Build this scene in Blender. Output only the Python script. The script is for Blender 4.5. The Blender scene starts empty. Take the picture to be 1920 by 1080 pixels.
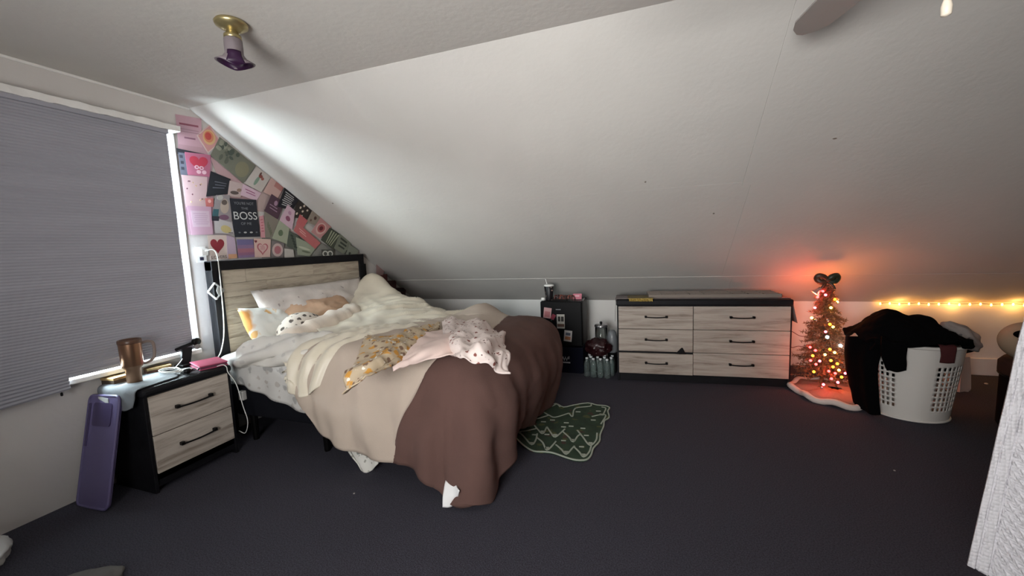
import bpy, bmesh, math, random
from mathutils import Vector, Matrix, noise
PI = math.pi
random.seed(7)
S = bpy.context.scene
COL = S.collection

# ------------------------------------------------------------------ camera, world, large lights, exposure
CAM = Vector((3.2206, 0.0, 1.4)); FPX = 747.7
YAW, PITCH, ROLL = 0.3348, 0.1049, -0.0400
FW = Vector((-math.sin(YAW)*math.cos(PITCH), math.cos(YAW)*math.cos(PITCH), -math.sin(PITCH)))
_r = FW.cross(Vector((0, 0, 1))).normalized(); _u = _r.cross(FW)
RT = _r*math.cos(ROLL) + _u*math.sin(ROLL); UP = _u*math.cos(ROLL) - _r*math.sin(ROLL)
cd = bpy.data.cameras.new('camera'); cam = bpy.data.objects.new('camera', cd); COL.objects.link(cam)
m = Matrix((RT, UP, -FW)).transposed().to_4x4(); m.translation = CAM; cam.matrix_world = m
cd.sensor_width = 36; cd.lens = 36*FPX/1920; cd.clip_start = .02
S.camera = cam
W_ = bpy.data.worlds.new('World'); S.world = W_; W_.use_nodes = True
W_.node_tree.nodes['Background'].inputs[0].default_value = (.55, .68, .8, 1)
W_.node_tree.nodes['Background'].inputs[1].default_value = .6
def area(name, loc, rot, sx, sy, power, col, spread=PI):
    l = bpy.data.lights.new(name, 'AREA'); l.shape = 'RECTANGLE'; l.size = sx; l.size_y = sy
    l.energy = power; l.color = col; l.spread = spread
    o = bpy.data.objects.new(name, l); COL.objects.link(o); o.location = loc; o.rotation_euler = rot
    return o
# daylight behind the drawn blind (gable window) and daylight from the window behind the camera
area('daylight_gable_window', (-.085, 1.05, 1.50), (0, -PI/2, 0), 1.45, 1.62, 1450, (.80, .95, 1.0), math.radians(154))
area('daylight_rear_window', (2.60, -1.10, 1.36), (PI/2+.21, 0, 0), 1.15, 1.10, 70, (1.0, .985, .97), math.radians(120))
S.view_settings.view_transform = 'Standard'; S.view_settings.look = 'None'
S.view_settings.gamma = 1; S.view_settings.use_curve_mapping = False
S.view_settings.exposure = 0.0

# pixel of the 1920x1080 frame -> point on a plane of the room (used to take measures)
def ray(x, y): return FW*FPX + RT*(x-960) + UP*(540-y)
def az(x, y, z=0.0): d = ray(x, y); return CAM + d*((z-CAM.z)/d.z)
def ay(x, y, Y): d = ray(x, y); return CAM + d*((Y-CAM.y)/d.y)
def ax(x, y, X=0.0): d = ray(x, y); return CAM + d*((X-CAM.x)/d.x)

# ------------------------------------------------------------------ helpers
def lin(c):
    f = lambda v: v/12.92 if v <= .04045 else ((v+.055)/1.055)**2.4
    return tuple(f(v/255) for v in c[:3]) + (1,)
MATS = {}
def nn(nt, t, **k):
    n = nt.nodes.new(t)
    for a, b in k.items(): setattr(n, a, b)
    return n
def M(name, col, rough=.7, metal=0, var=None, bump=None, emit=None, trans=0, alpha=1, sheen=0, coat=0, stretch=(1, 1, 1), prints=(), ior=1.45, col2=None, spec=.5):
    """principled material: var=(scale, amount) tone noise, bump=(scale, strength), prints=[(rgb, scale, threshold, jitter)] flat print"""
    if name in MATS: return MATS[name]
    mt = bpy.data.materials.new(name); mt.use_nodes = True; nt = mt.node_tree; b = nt.nodes['Principled BSDF']
    b.inputs['Base Color'].default_value = lin(col); b.inputs['Roughness'].default_value = rough; b.inputs['Metallic'].default_value = metal
    b.inputs['Transmission Weight'].default_value = trans; b.inputs['Alpha'].default_value = alpha; b.inputs['IOR'].default_value = ior
    b.inputs['Sheen Weight'].default_value = sheen; b.inputs['Coat Weight'].default_value = coat
    b.inputs['Specular IOR Level'].default_value = spec
    if emit:
        b.inputs['Emission Color'].default_value = lin(emit[0]); b.inputs['Emission Strength'].default_value = emit[1]
    tc = nn(nt, 'ShaderNodeTexCoord'); mp = nn(nt, 'ShaderNodeMapping'); mp.inputs['Scale'].default_value = stretch
    nt.links.new(tc.outputs['Object'], mp.inputs[0])
    out = None
    if var:
        no = nn(nt, 'ShaderNodeTexNoise'); no.inputs['Scale'].default_value = var[0]; no.inputs['Detail'].default_value = 5
        nt.links.new(mp.outputs[0], no.inputs['Vector'])
        mx = nn(nt, 'ShaderNodeMix', data_type='RGBA')
        c = lin(col); k = var[1]
        mx.inputs[6].default_value = tuple(v*(1-k) for v in c[:3]) + (1,)
        mx.inputs[7].default_value = lin(col2) if col2 else tuple(min(1, v*(1+k)) for v in c[:3]) + (1,)
        rp = nn(nt, 'ShaderNodeMapRange'); rp.inputs[1].default_value = .3; rp.inputs[2].default_value = .7
        nt.links.new(no.outputs[0], rp.inputs[0]); nt.links.new(rp.outputs[0], mx.inputs[0]); out = mx.outputs[2]
    for (pc, sc, th, jit) in prints:
        vo = nn(nt, 'ShaderNodeTexVoronoi'); vo.inputs['Scale'].default_value = sc; vo.inputs['Randomness'].default_value = jit
        ns = nn(nt, 'ShaderNodeTexNoise'); ns.inputs['Scale'].default_value = sc*2.2
        va = nn(nt, 'ShaderNodeVectorMath', operation='MULTIPLY_ADD'); va.inputs[1].default_value = (.5/sc,)*3
        nt.links.new(mp.outputs[0], ns.inputs['Vector']); nt.links.new(ns.outputs[1], va.inputs[0]); nt.links.new(mp.outputs[0], va.inputs[2])
        nt.links.new(va.outputs[0], vo.inputs['Vector'])
        mr = nn(nt, 'ShaderNodeMapRange'); mr.inputs[1].default_value = th*.85; mr.inputs[2].default_value = th*1.1
        mr.inputs[3].default_value = 1; mr.inputs[4].default_value = 0
        nt.links.new(vo.outputs['Distance'], mr.inputs[0])
        mx = nn(nt, 'ShaderNodeMix', data_type='RGBA'); mx.inputs[7].default_value = lin(pc)
        if out: nt.links.new(out, mx.inputs[6])
        else: mx.inputs[6].default_value = lin(col)
        nt.links.new(mr.outputs[0], mx.inputs[0]); out = mx.outputs[2]
    if out: nt.links.new(out, b.inputs['Base Color'])
    if bump:
        no = nn(nt, 'ShaderNodeTexNoise'); no.inputs['Scale'].default_value = bump[0]; no.inputs['Detail'].default_value = 4
        nt.links.new(mp.outputs[0], no.inputs['Vector'])
        bp = nn(nt, 'ShaderNodeBump'); bp.inputs['Strength'].default_value = bump[1]; bp.inputs['Distance'].default_value = .01
        nt.links.new(no.outputs[0], bp.inputs['Height']); nt.links.new(bp.outputs[0], b.inputs['Normal'])
    MATS[name] = mt
    return mt
def wood(name, a, b_, stretch, seed=0.0):
    mt = bpy.data.materials.new(name); mt.use_nodes = True; nt = mt.node_tree; b = nt.nodes['Principled BSDF']
    b.inputs['Roughness'].default_value = .62
    tc = nn(nt, 'ShaderNodeTexCoord'); oi = nn(nt, 'ShaderNodeObjectInfo')
    ad = nn(nt, 'ShaderNodeVectorMath', operation='MULTIPLY_ADD'); ad.inputs[1].default_value = (7.3, 5.1, 9.7)
    cb = nn(nt, 'ShaderNodeCombineXYZ')
    for i in range(3): nt.links.new(oi.outputs['Random'], cb.inputs[i])
    nt.links.new(cb.outputs[0], ad.inputs[0]); nt.links.new(tc.outputs['Object'], ad.inputs[2])
    mp = nn(nt, 'ShaderNodeMapping'); mp.inputs['Scale'].default_value = stretch; mp.inputs['Location'].default_value = (seed, seed, seed)
    nt.links.new(ad.outputs[0], mp.inputs[0])
    n1 = nn(nt, 'ShaderNodeTexNoise'); n1.inputs['Scale'].default_value = 3.2; n1.inputs['Detail'].default_value = 7; n1.inputs['Roughness'].default_value = .66
    n1.inputs['Distortion'].default_value = .5
    nt.links.new(mp.outputs[0], n1.inputs['Vector'])
    cr = nn(nt, 'ShaderNodeValToRGB'); e = cr.color_ramp.elements
    e[0].position = .33; e[0].color = lin(a); e[1].position = .56; e[1].color = lin(b_)
    k = e.new(.44); k.color = lin(tuple(int(x*.35+y*.65) for x, y in zip(a, b_)))
    nt.links.new(n1.outputs[0], cr.inputs[0]); nt.links.new(cr.outputs[0], b.inputs['Base Color'])
    bp = nn(nt, 'ShaderNodeBump'); bp.inputs['Strength'].default_value = .25; bp.inputs['Distance'].default_value = .004
    nt.links.new(n1.outputs[0], bp.inputs['Height']); nt.links.new(bp.outputs[0], b.inputs['Normal'])
    MATS[name] = mt
    return mt

def obj(name, bm, mat, parent=None, smooth=False, solid=None, bevel=None, sub=0):
    me = bpy.data.meshes.new(name)
    if isinstance(bm, bmesh.types.BMesh):
        bmesh.ops.recalc_face_normals(bm, faces=bm.faces); bm.to_mesh(me); bm.free()
    else:
        me.from_pydata(*bm)
    if mat: me.materials.append(mat)
    if smooth:
        for p in me.polygons: p.use_smooth = True
    o = bpy.data.objects.new(name, me); COL.objects.link(o)
    if parent: o.parent = parent
    if solid:
        md = o.modifiers.new('solid', 'SOLIDIFY'); md.thickness = solid; md.offset = -1
    if sub:
        md = o.modifiers.new('sub', 'SUBSURF'); md.levels = sub; md.render_levels = sub
    return o
def tag(o, label, cat, group=None):
    o['label'] = label; o['category'] = cat
    if group: o['group'] = group
    return o
def thing(name, label, cat, loc=(0, 0, 0), rotz=0, group=None):
    o = bpy.data.objects.new(name, None); COL.objects.link(o); o.empty_display_size = .05
    o.location = loc; o.rotation_euler = (0, 0, rotz)
    return tag(o, label, cat, group)
def struct(name, bm, mat, parent=None, **k):
    o = obj(name, bm, mat, parent, **k)
    o['kind'] = 'structure'
    return o
def box(x0, x1, y0, y1, z0, z1, bev=0, seg=2, bm=None):
    own = bm is None
    t = bmesh.new()
    bmesh.ops.create_cube(t, size=1)
    for v in t.verts: v.co = Vector(((x0+x1)/2 + v.co.x*(x1-x0), (y0+y1)/2 + v.co.y*(y1-y0), (z0+z1)/2 + v.co.z*(z1-z0)))
    if bev: bmesh.ops.bevel(t, geom=list(t.edges), offset=bev, segments=seg, affect='EDGES', profile=.5)
    if own: return t
    join(bm, t); return bm
def join(bm, t, mat=None):
    if mat is not None: bmesh.ops.transform(t, matrix=mat, verts=t.verts)
    mp = {v: bm.verts.new(v.co) for v in t.verts}
    for f in t.faces:
        try: bm.faces.new([mp[v] for v in f.verts])
        except ValueError: pass
    t.free(); return bm
def lathe(prof, n=28, cx=0, cy=0, cap=True, sx=1, sy=1, wob=None):
    bm = bmesh.new(); rings = []
    for k, (r, z) in enumerate(prof):
        rg = []
        for i in range(n):
            a = 2*PI*i/n; rr = r*(wob(a, k) if wob else 1)
            rg.append(bm.verts.new((cx+rr*math.cos(a)*sx, cy+rr*math.sin(a)*sy, z)))
        rings.append(rg)
    for A, B in zip(rings, rings[1:]):
        for i in range(n): bm.faces.new((A[i], A[(i+1) % n], B[(i+1) % n], B[i]))
    if cap:
        if prof[0][0] > 1e-4: bm.faces.new(rings[0][::-1])
        if prof[-1][0] > 1e-4: bm.faces.new(rings[-1])
    bmesh.ops.remove_doubles(bm, verts=bm.verts, dist=1e-5)
    return bm
def catmull(P, t):
    n = len(P)-1; s = min(max(t*n, 0), n-1e-9); i = int(s); f = s-i
    p1, p2 = P[i], P[i+1]
    p0 = P[i-1] if i > 0 else p1*2-p2; p3 = P[i+2] if i+2 <= n else p2*2-p1
    return .5*((2*p1) + (p2-p0)*f + (2*p0-5*p1+4*p2-p3)*f*f + (3*p1-p0-3*p2+p3)*f**3)
def tube(pts, r, n=8, steps=None, closed=False, rad=None):
    pts = [Vector(p) for p in pts]
    if steps: pts = [catmull(pts, i/steps) for i in range(steps+1)]
    bm = bmesh.new(); rings = []; N = len(pts); prev = None
    for i, p in enumerate(pts):
        d = (pts[(i+1) % N if closed else min(i+1, N-1)] - pts[(i-1) % N if closed else max(i-1, 0)])
        if d.length < 1e-7: d = Vector((0, 0, 1))
        d.normalize()
        a = prev if prev is not None else (Vector((0, 0, 1)) if abs(d.z) < .9 else Vector((1, 0, 0)))
        s = d.cross(a); 
        if s.length < 1e-5: s = d.cross(Vector((1, .3, 0)))
        s.normalize(); q = s.cross(d).normalized(); prev = q
        rr = rad(i/(N-1)) if rad else r
        rings.append([bm.verts.new(p + (s*math.cos(2*PI*k/n) + q*math.sin(2*PI*k/n))*rr) for k in range(n)])
    for i in range(N if closed else N-1):
        A, B = rings[i], rings[(i+1) % N]
        for k in range(n): bm.faces.new((A[k], A[(k+1) % n], B[(k+1) % n], B[k]))
    if not closed: bm.faces.new(rings[0][::-1]); bm.faces.new(rings[-1])
    return bm
def prism(poly, axis, a, b):
    """extrude polygon given in the two other axes between a and b along axis (0=x,1=y,2=z)"""
    bm = bmesh.new(); L = []
    for val in (a, b):
        row = []
        for p in poly:
            c = list(p); c.insert(axis, val); row.append(bm.verts.new(c))
        L.append(row)
    bm.faces.new(L[0][::-1]); bm.faces.new(L[1]); n = len(poly)
    for i in range(n): bm.faces.new((L[0][i], L[0][(i+1) % n], L[1][(i+1) % n], L[1][i]))
    return bm
def nz(p, s, seed=0.0): return noise.noise(Vector((p[0]*s+seed, p[1]*s-seed*1.7, p[2]*s+seed*.6)))
def grid_eval(rows, nu, nv, disp=None):
    """rows[v][u] control points -> (nv+1)x(nu+1) grid of positions, displaced along the normal"""
    rows = [[Vector(p) for p in r] for r in rows]
    G = []
    for j in range(nv+1):
        col = []
        for i in range(nu+1):
            cs = [catmull(r, i/nu) for r in rows]
            col.append(catmull(cs, j/nv))
        G.append(col)
    if disp:
        O = [[p.copy() for p in r] for r in G]; sg = 0; mid = sum((p for r in O for p in r), Vector())/((nu+1)*(nv+1)); eye = Vector((3.0, -.5, 3.0))
        for j in range(0, nv, 3):
            for i in range(0, nu, 3): sg += (O[j][i+1]-O[j][i]).cross(O[j+1][i]-O[j][i]).dot(eye-mid)
        sg = 1 if sg > 0 else -1
        for j in range(nv+1):
            for i in range(nu+1):
                du = O[j][min(i+1, nu)] - O[j][max(i-1, 0)]; dv = O[min(j+1, nv)][i] - O[max(j-1, 0)][i]
                n = du.cross(dv)
                if n.length > 1e-9: n.normalize(); n *= sg
                G[j][i] = O[j][i] + n*disp(i/nu, j/nv, O[j][i])
    return G
def grid_mesh(G, i0=0, i1=None, j0=0, j1=None):
    i1 = len(G[0])-1 if i1 is None else i1; j1 = len(G)-1 if j1 is None else j1
    w = i1-i0+1
    V = [tuple(G[j][i]) for j in range(j0, j1+1) for i in range(i0, i1+1)]
    F = [(a*w+b, a*w+b+1, (a+1)*w+b+1, (a+1)*w+b) for a in range(j1-j0) for b in range(i1-i0)]
    return (V, [], F)
def cloth(name, rows, mat, nu=40, nv=30, disp=None, thick=.012, parent=None):
    return obj(name, grid_mesh(grid_eval(rows, nu, nv, disp)), mat, parent, smooth=True, solid=thick)
def pillow(name, w, h, t, mat, loc, rot, parent=None, seed=1.0, corner=.06, nzamp=.012, n=26, power=2.4):
    V = []; F = []
    for side in (1, -1):
        for j in range(n+1):
            for i in range(n+1):
                a = i/n*2-1; b = j/n*2-1
                k = (max(0, 1-abs(a)**power)*max(0, 1-abs(b)**power))**.5
                pin = 1 - corner*(1-abs(a*b))*0 
                x = a*w/2*(1-corner*(1-b*b)*abs(a)); y = b*h/2*(1-corner*(1-a*a)*abs(b))
                z = side*t/2*k*(1+.25*noise.noise(Vector((a*1.6+seed, b*1.6, seed)))) + side*k*nzamp*.9*max(0, 1-3*abs(noise.noise(Vector((a*3+b*1.5+seed, b*2.2-a, seed*2)))))**1.5 + nzamp*k*noise.noise(Vector((a*4+seed, b*4-seed, side+seed)))
                V.append((x, y, z))
    w1 = n+1; off = w1*w1
    for j in range(n):
        for i in range(n):
            q = (j*w1+i, j*w1+i+1, (j+1)*w1+i+1, (j+1)*w1+i)
            F.append(q); F.append(tuple(off+k for k in q[::-1]))
    bm = bmesh.new(); vs = [bm.verts.new(v) for v in V]
    for f in F: bm.faces.new([vs[i] for i in f])
    bmesh.ops.remove_doubles(bm, verts=bm.verts, dist=1e-5)
    o = obj(name, bm, mat, parent, smooth=True)
    o.location = loc; o.rotation_euler = rot
    return o
def text_mesh(txt, size, O, U, V, N, mat, name, parent, width=None, depth=.0012, shear=0.0):
    """lettering laid flat on a plane through O (centre of the line) with axes U, V and normal N"""
    c = bpy.data.curves.new('t', 'FONT'); c.body = txt; c.align_x = 'CENTER'; c.align_y = 'CENTER'; c.size = 1; c.shear = shear
    t = bpy.data.objects.new('t', c); COL.objects.link(t)
    dg = bpy.context.evaluated_depsgraph_get(); me = bpy.data.meshes.new_from_object(t.evaluated_get(dg))
    bpy.data.objects.remove(t); bpy.data.curves.remove(c)
    xs = [v.co.x for v in me.vertices]; wd = max(xs)-min(xs)
    sx = (width/wd) if width else size
    for v in me.vertices: v.co = O + U*(v.co.x*sx) + V*(v.co.y*size) + N*depth
    me.name = name; me.materials.clear(); me.materials.append(mat)
    o = bpy.data.objects.new(name, me); COL.objects.link(o); o.parent = parent
    return o
def copy_tree(o, parent=None):
    c = o.copy(); COL.objects.link(c); c.parent = parent
    for ch in list(o.children): copy_tree(ch, c)
    return c

# ------------------------------------------------------------------ shared materials
WALL = M('wall_paint', (204, 200, 196), .85, var=(1.6, .05), bump=(38, .12))
CEIL = M('ceiling_paint', (194, 191, 186), .85, var=(1.2, .05), bump=(30, .16))
TRIM = M('white_trim', (226, 224, 220), .55, var=(6, .05), bump=(20, .1))
CARPET = M('carpet', (72, 71, 80), .97, var=(160, .38), bump=(260, .9), spec=.1)
BLACK = M('black_wood', (17, 17, 21), .55, var=(14, .25), bump=(60, .08), spec=.25)
BLACKM = M('black_metal', (18, 17, 18), .38, metal=.6)
WOODX = wood('pale_wood_x', (126, 112, 100), (176, 165, 154), (.55, 6, 7))
WOODY = wood('pale_wood_y', (138, 126, 114), (192, 182, 171), (6, .6, 7))
WHITE_P = M('white_plastic', (232, 232, 228), .4)
CLEAR = M('clear_plastic', (225, 235, 235), .08, trans=1, ior=1.3)

# ------------------------------------------------------------------ room shell
H, YC, YW, K = 2.508, 2.143, 4.931, .701
XR, YF = 7.4, -1.2
struct('floor', box(-.15, XR+.1, YF-.1, YW+.1, -.1, 0), CARPET)
bm = bmesh.new()
WY0, WY1, WZ0, WZ1 = .2, 1.9, .735, 2.29
join(bm, prism([(YF, 0), (WY0, 0), (WY0, H), (YF, H)], 0, -.15, 0))
join(bm, prism([(WY0, 0), (WY1, 0), (WY1, WZ0), (WY0, WZ0)], 0, -.15, 0))
join(bm, prism([(WY0, WZ1), (WY1, WZ1), (WY1, H), (WY0, H)], 0, -.15, 0))
join(bm, prism([(WY1, 0), (YW, 0), (YW, K), (YC, H), (WY1, H)], 0, -.15, 0))
struct('wall_left', bm, WALL)
struct('wall_back', box(0, XR, YW, YW+.1, 0, K+.02), M('low_wall_paint', (232, 231, 227), .8, var=(2, .04), bump=(38, .1)))
struct('wall_right', prism([(YF, 0), (YW, 0), (YW, K), (YC, H), (YF, H)], 0, XR, XR+.1), WALL)
bm = bmesh.new()
for a, b, c, d in ((0, 2.0, 0, H), (3.3, XR, 0, H), (2.0, 3.3, 0, .80), (2.0, 3.3, 2.0, H)): join(bm, box(a, b, YF-.1, YF, c, d))
struct('wall_front', bm, WALL)
struct('ceiling', box(-.15, XR+.1, YF-.1, YC, H, H+.08), CEIL)
# sloped ceiling: backing sheet and the drywall panels screwed to it, joints left visible
SD = Vector((0, YW-YC, K-H)).normalized(); SN = Vector((0, SD.z, -SD.y))   # down-slope direction, normal into the room
SLEN = math.hypot(YW-YC, H-K); S0 = Vector((0, YC, H))
def slab(x0, x1, a, b, t0, t1, bev=.0):
    t = box(x0, x1, a, b, t0, t1, bev, 1)
    for v in t.verts: v.co = S0 + Vector((v.co.x, 0, 0)) + SD*v.co.y + SN*v.co.z
    return t
sl = struct('ceiling_slope', slab(-.15, XR+.1, -.05, SLEN+.08, -.10, -.013), CEIL)
def sa(y): return (y-YC)/(YW-YC)*SLEN
for x0, x1, y0, y1, pr in ((0, 3.845, YC, 3.262, 0), (3.845, XR, YC, 3.29, .0035), (0, 3.9, 3.262, 4.448, -.001), (3.9, XR, 3.29, 4.448, .0005), (0, 4.0, 4.448, YW, .003), (4.0, XR, 4.448, YW, .002)):
    obj('drywall_panel', slab(x0, x1, sa(y0) - (.02 if y0 == YC else 0), sa(y1) + (.01 if y1 == YW else 0), -.013, pr, .0016), CEIL, sl)
# screws and scuffs on the slope
DENT = M('old_screw', (120, 110, 100), .7)
for px in ((1565, 259), (624, 381), (1338, 400), (1210, 341)):
    d = ray(*px); t = SN.dot(S0-CAM)/SN.dot(d); p = CAM+d*t
    t = lathe([(.007, -.002), (.006, .002), (.0, .003)], 8, sx=1.9 if px[0] > 1500 else 1)
    bmesh.ops.transform(t, matrix=Matrix.Translation(p+SN*.002) @ SN.to_track_quat('Z', 'Y').to_matrix().to_4x4(), verts=t.verts)
    obj('screw_head', t, DENT, sl)
struct('trim_1', box(0, .014, YF, YC, H-.016, H, .003, 1), TRIM)
bb = struct('baseboard_back', box(0, XR, YW-.014, YW, 0, .165, .004, 1), TRIM)
struct('baseboard_left', box(0, .012, 1.98, YW, 0, .10, .003, 1), TRIM)

# gable window
win = bpy.data.objects.new('window_1', None); COL.objects.link(win); win['kind'] = 'structure'
bm = bmesh.new()
for a in ((-.15, 0, WY0, WY0+.012, WZ0, WZ1), (-.15, 0, WY1-.012, WY1, WZ0, WZ1), (-.15, 0, WY0, WY1, WZ1-.012, WZ1)): join(bm, box(*a))
obj('jamb', bm, TRIM, win)
obj('casing', box(0, .016, WY1-.005, 2.012, .70, 2.33, .003, 1), TRIM, win)
bm = box(0, .106, .1, 2.0, 2.288, 2.326, 0)
bmesh.ops.subdivide_edges(bm, edges=[e for e in bm.edges if abs(e.verts[0].co.y-e.verts[1].co.y) > 1], cuts=60)
for v in bm.verts:
    if v.co.x > .02: v.co.x += .008*nz(v.co, 14); v.co.z += .006*nz(v.co, 22, 3)
obj('head_ledge', bm, TRIM, win)
obj('sill', box(-.15, .070, WY0, 1.99, .705, WZ0, .005), TRIM, win)
GL = M('window_glass', (210, 225, 230), .05, trans=1, ior=1.3)
obj('pane', box(-.122, -.118, WY0+.05, WY1-.05, WZ0+.05, WZ1-.05), GL, win)
bm = bmesh.new()
for a in ((WY0+.012, WY0+.06, WZ0, WZ1-.012), (WY1-.06, WY1-.012, WZ0, WZ1-.012), (WY0+.012, WY1-.012, WZ0, WZ0+.05), (WY0+.012, WY1-.012, WZ1-.06, WZ1-.012), (WY0+.012, WY1-.012, 1.49, 1.53)):
    join(bm, box(-.135, -.105, *a))
obj('sash', bm, TRIM, win)
# window behind the camera
w2 = bpy.data.objects.new('window_2', None); COL.objects.link(w2); w2['kind'] = 'structure'
obj('pane', box(2.0, 3.3, YF-.06, YF-.05, .80, 2.0), GL, w2)
bm = bmesh.new()
for a, b, c, d in ((2.0, 2.06, .80, 2.0), (3.24, 3.3, .80, 2.0), (2.0, 3.3, .80, .86), (2.0, 3.3, 1.94, 2.0)): join(bm, box(a, b, YF-.08, YF-.03, c, d))
obj('sash', bm, TRIM, w2)

# ------------------------------------------------------------------ pleated blind
BLIND = M('blind_fabric', (154, 154, 162), .85, var=(5, .06), bump=(120, .15), stretch=(1, .3, 3))
bl = thing('pleated_blind', 'grey pleated window blind pulled down over the window at the left', 'blind', (.075, 1.06, .73))
def pleats(y0, y1, z0, z1, pitch, depth, ny=24, droop=None):
    n = max(2, int(round((z1-z0)/pitch*2))); V = []; F = []
    for i in range(n+1):
        for j in range(ny+1):
            y = y0+(y1-y0)*j/ny; z = z0+(z1-z0)*i/n
            x = .002 + depth*(i % 2) + .004*nz((0, y, z), 3)
            if droop: z += droop(y)*(1-i/n)
            V.append((x, y-1.06, z-.73))
    for i in range(n):
        for j in range(ny): F.append((i*(ny+1)+j, i*(ny+1)+j+1, (i+1)*(ny+1)+j+1, (i+1)*(ny+1)+j))
    return (V, [], F)
obj('pleated_fabric', pleats(.1, 1.925, .768, 2.284, .0165, .0035), BLIND, bl, solid=.002)
obj('head_rail', box(-.012, .022, .1-1.06, 1.93-1.06, 2.262-.73, 2.288-.73, .003), BLIND, bl)
obj('bottom_rail', box(-.006, .010, 1.26-1.06, 1.927-1.06, .749-.73, .772-.73, .003), BLIND, bl)
obj('drooping_end', pleats(.1, 1.262, .672, .79, .02, .006, droop=lambda y: -.02*math.sin(y*3)), BLIND, bl, solid=.003)
obj('cord_end', lathe([(.0, -.075), (.006, -.07), (.006, -.055), (0, -.05)], 8, .0, .165), BLACKM, bl)
hook = tag(obj('curtain_hook', tube([(.016, 1.965, 2.318), (.05, 1.968, 2.316), (.052, 1.985, 2.303), (.03, 1.99, 2.298)], .0045, steps=14), BLACKM), 'small black hook beside the upper corner of the blind', 'hook')

# ------------------------------------------------------------------ headboard and bed
bed = thing('bed_frame', 'black platform bed frame with a pale plank headboard framed in black', 'bed', (.1, 2.9, 0))
L = Vector((.1, 2.9, 0))
def lb(x0, x1, y0, y1, z0, z1, b=.004): return box(x0-L.x, x1-L.x, y0-L.y, y1-L.y, z0, z1, b, 2)
HY0, HY1, HT = 2.10, 3.80, 1.372
obj('headboard_post', lb(.03, .105, HY0, HY0+.072, 0, HT), BLACK, bed)
obj('headboard_post', lb(.03, .105, HY1-.072, HY1, 0, HT), BLACK, bed)
obj('headboard_rail', lb(.03, .107, HY0, HY1, HT-.068, HT+.004), BLACK, bed)
obj('headboard_rear_post', lb(.018, .05, HY1-.03, HY1+.10, 0, 1.262), BLACK, bed)
obj('headboard_backing', lb(.04, .07, HY0+.05, HY1-.05, .42, HT-.05), BLACK, bed)
PLANKM = wood('headboard_plank', (130, 118, 104), (180, 169, 152), (6, .9, 8))
rows = 8; py0, py1 = HY0+.073, HY1-.073; z0 = .44; zh = (HT-.07-z0)/rows
rnd = random.Random(3)
for r in range(rows):
    cuts = [py0] + sorted([py0+(py1-py0)*(((r*.37+k*.5) % 1)*.9+.05) for k in range(2)]) + [py1]
    for a, b in zip(cuts, cuts[1:]):
        if b-a < .02: continue
        obj('headboard_plank', lb(.07, .0865+rnd.random()*.0015, a+.0008, b-.0008, z0+r*zh+.0008, z0+(r+1)*zh-.0008, .0015), PLANKM, bed)
UPH = M('black_upholstery', (17, 18, 24), .9, bump=(200, .2), spec=.15)
obj('side_rail', lb(.10, 2.14, 2.085, 2.13, .20, .43, .012), UPH, bed)
obj('side_rail', lb(.10, 2.14, 3.60, 3.645, .20, .43, .012), UPH, bed)
obj('foot_rail', lb(2.10, 2.15, 2.085, 3.645, .20, .43, .012), UPH, bed)
obj('slat_base', lb(.12, 2.1, 2.12, 3.61, .36, .40), BLACK, bed)
for x, y in ((.35, 2.12), (1.04, 2.12), (1.84, 2.12), (.35, 3.6), (1.04, 3.6), (1.84, 3.6), (1.04, 2.86)):
    obj('leg', lathe([(.019, 0), (.021, .01), (.026, .21), (.026, .37)], 12, x-L.x, y-L.y), BLACKM, bed)

SHEET = M('leaf_sheet', (206, 204, 200), .85, var=(5, .05), prints=((150, 148, 146), 9, .26, 1.0) and (((168, 166, 163), 9, .27, 1.0), ((186, 180, 174), 14, .22, 1.0)))
mt = thing('mattress', 'thick mattress in a pale grey leaf-print fitted sheet on the bed frame', 'mattress', (1.12, 2.865, .40))
bm = box(-1.0, 1.0, -.775, .775, 0, .262, .06, 5)
obj('fitted_sheet', bm, SHEET, mt, smooth=True)

def crease(p, d, sc, st=.25, seed=0.0):
    # narrow ridges running across direction d
    a = p.x*d[0]+p.y*d[1]+p.z*d[2]; b = p.x*d[1]-p.y*d[0]
    return max(0, 1-3.2*abs(noise.noise(Vector((a*sc+seed, b*sc*st+seed*.7, p.z*sc*st)))))**1.5
def fold(u, k, ph=0.0): return math.sin(u*k*2*PI+ph)
# sheet hanging over the near side of the mattress, head end
rows = [[(.14, 2.30, .672), (.35, 2.30, .676), (.6, 2.28, .68), (.85, 2.28, .69), (1.15, 2.28, .69)],
        [(.13, 2.085, .64), (.33, 2.075, .655), (.6, 2.07, .665), (.85, 2.07, .67), (1.15, 2.07, .67)],
        [(.15, 2.065, .55), (.34, 2.04, .56), (.6, 2.045, .53), (.85, 2.05, .52), (1.15, 2.05, .5)],
        [(.19, 2.070, .46), (.36, 2.055, .45), (.6, 2.06, .38), (.87, 2.06, .31), (1.15, 2.05, .26)]]
tag(cloth('hanging_sheet', rows, SHEET, 48, 24, lambda u, v, p: .008*fold(u, 5, v*3)*v+.010*nz(p, 9), .006), 'grey leaf-print sheet hanging loosely over the near mattress side by the nightstand', 'sheet')
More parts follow.
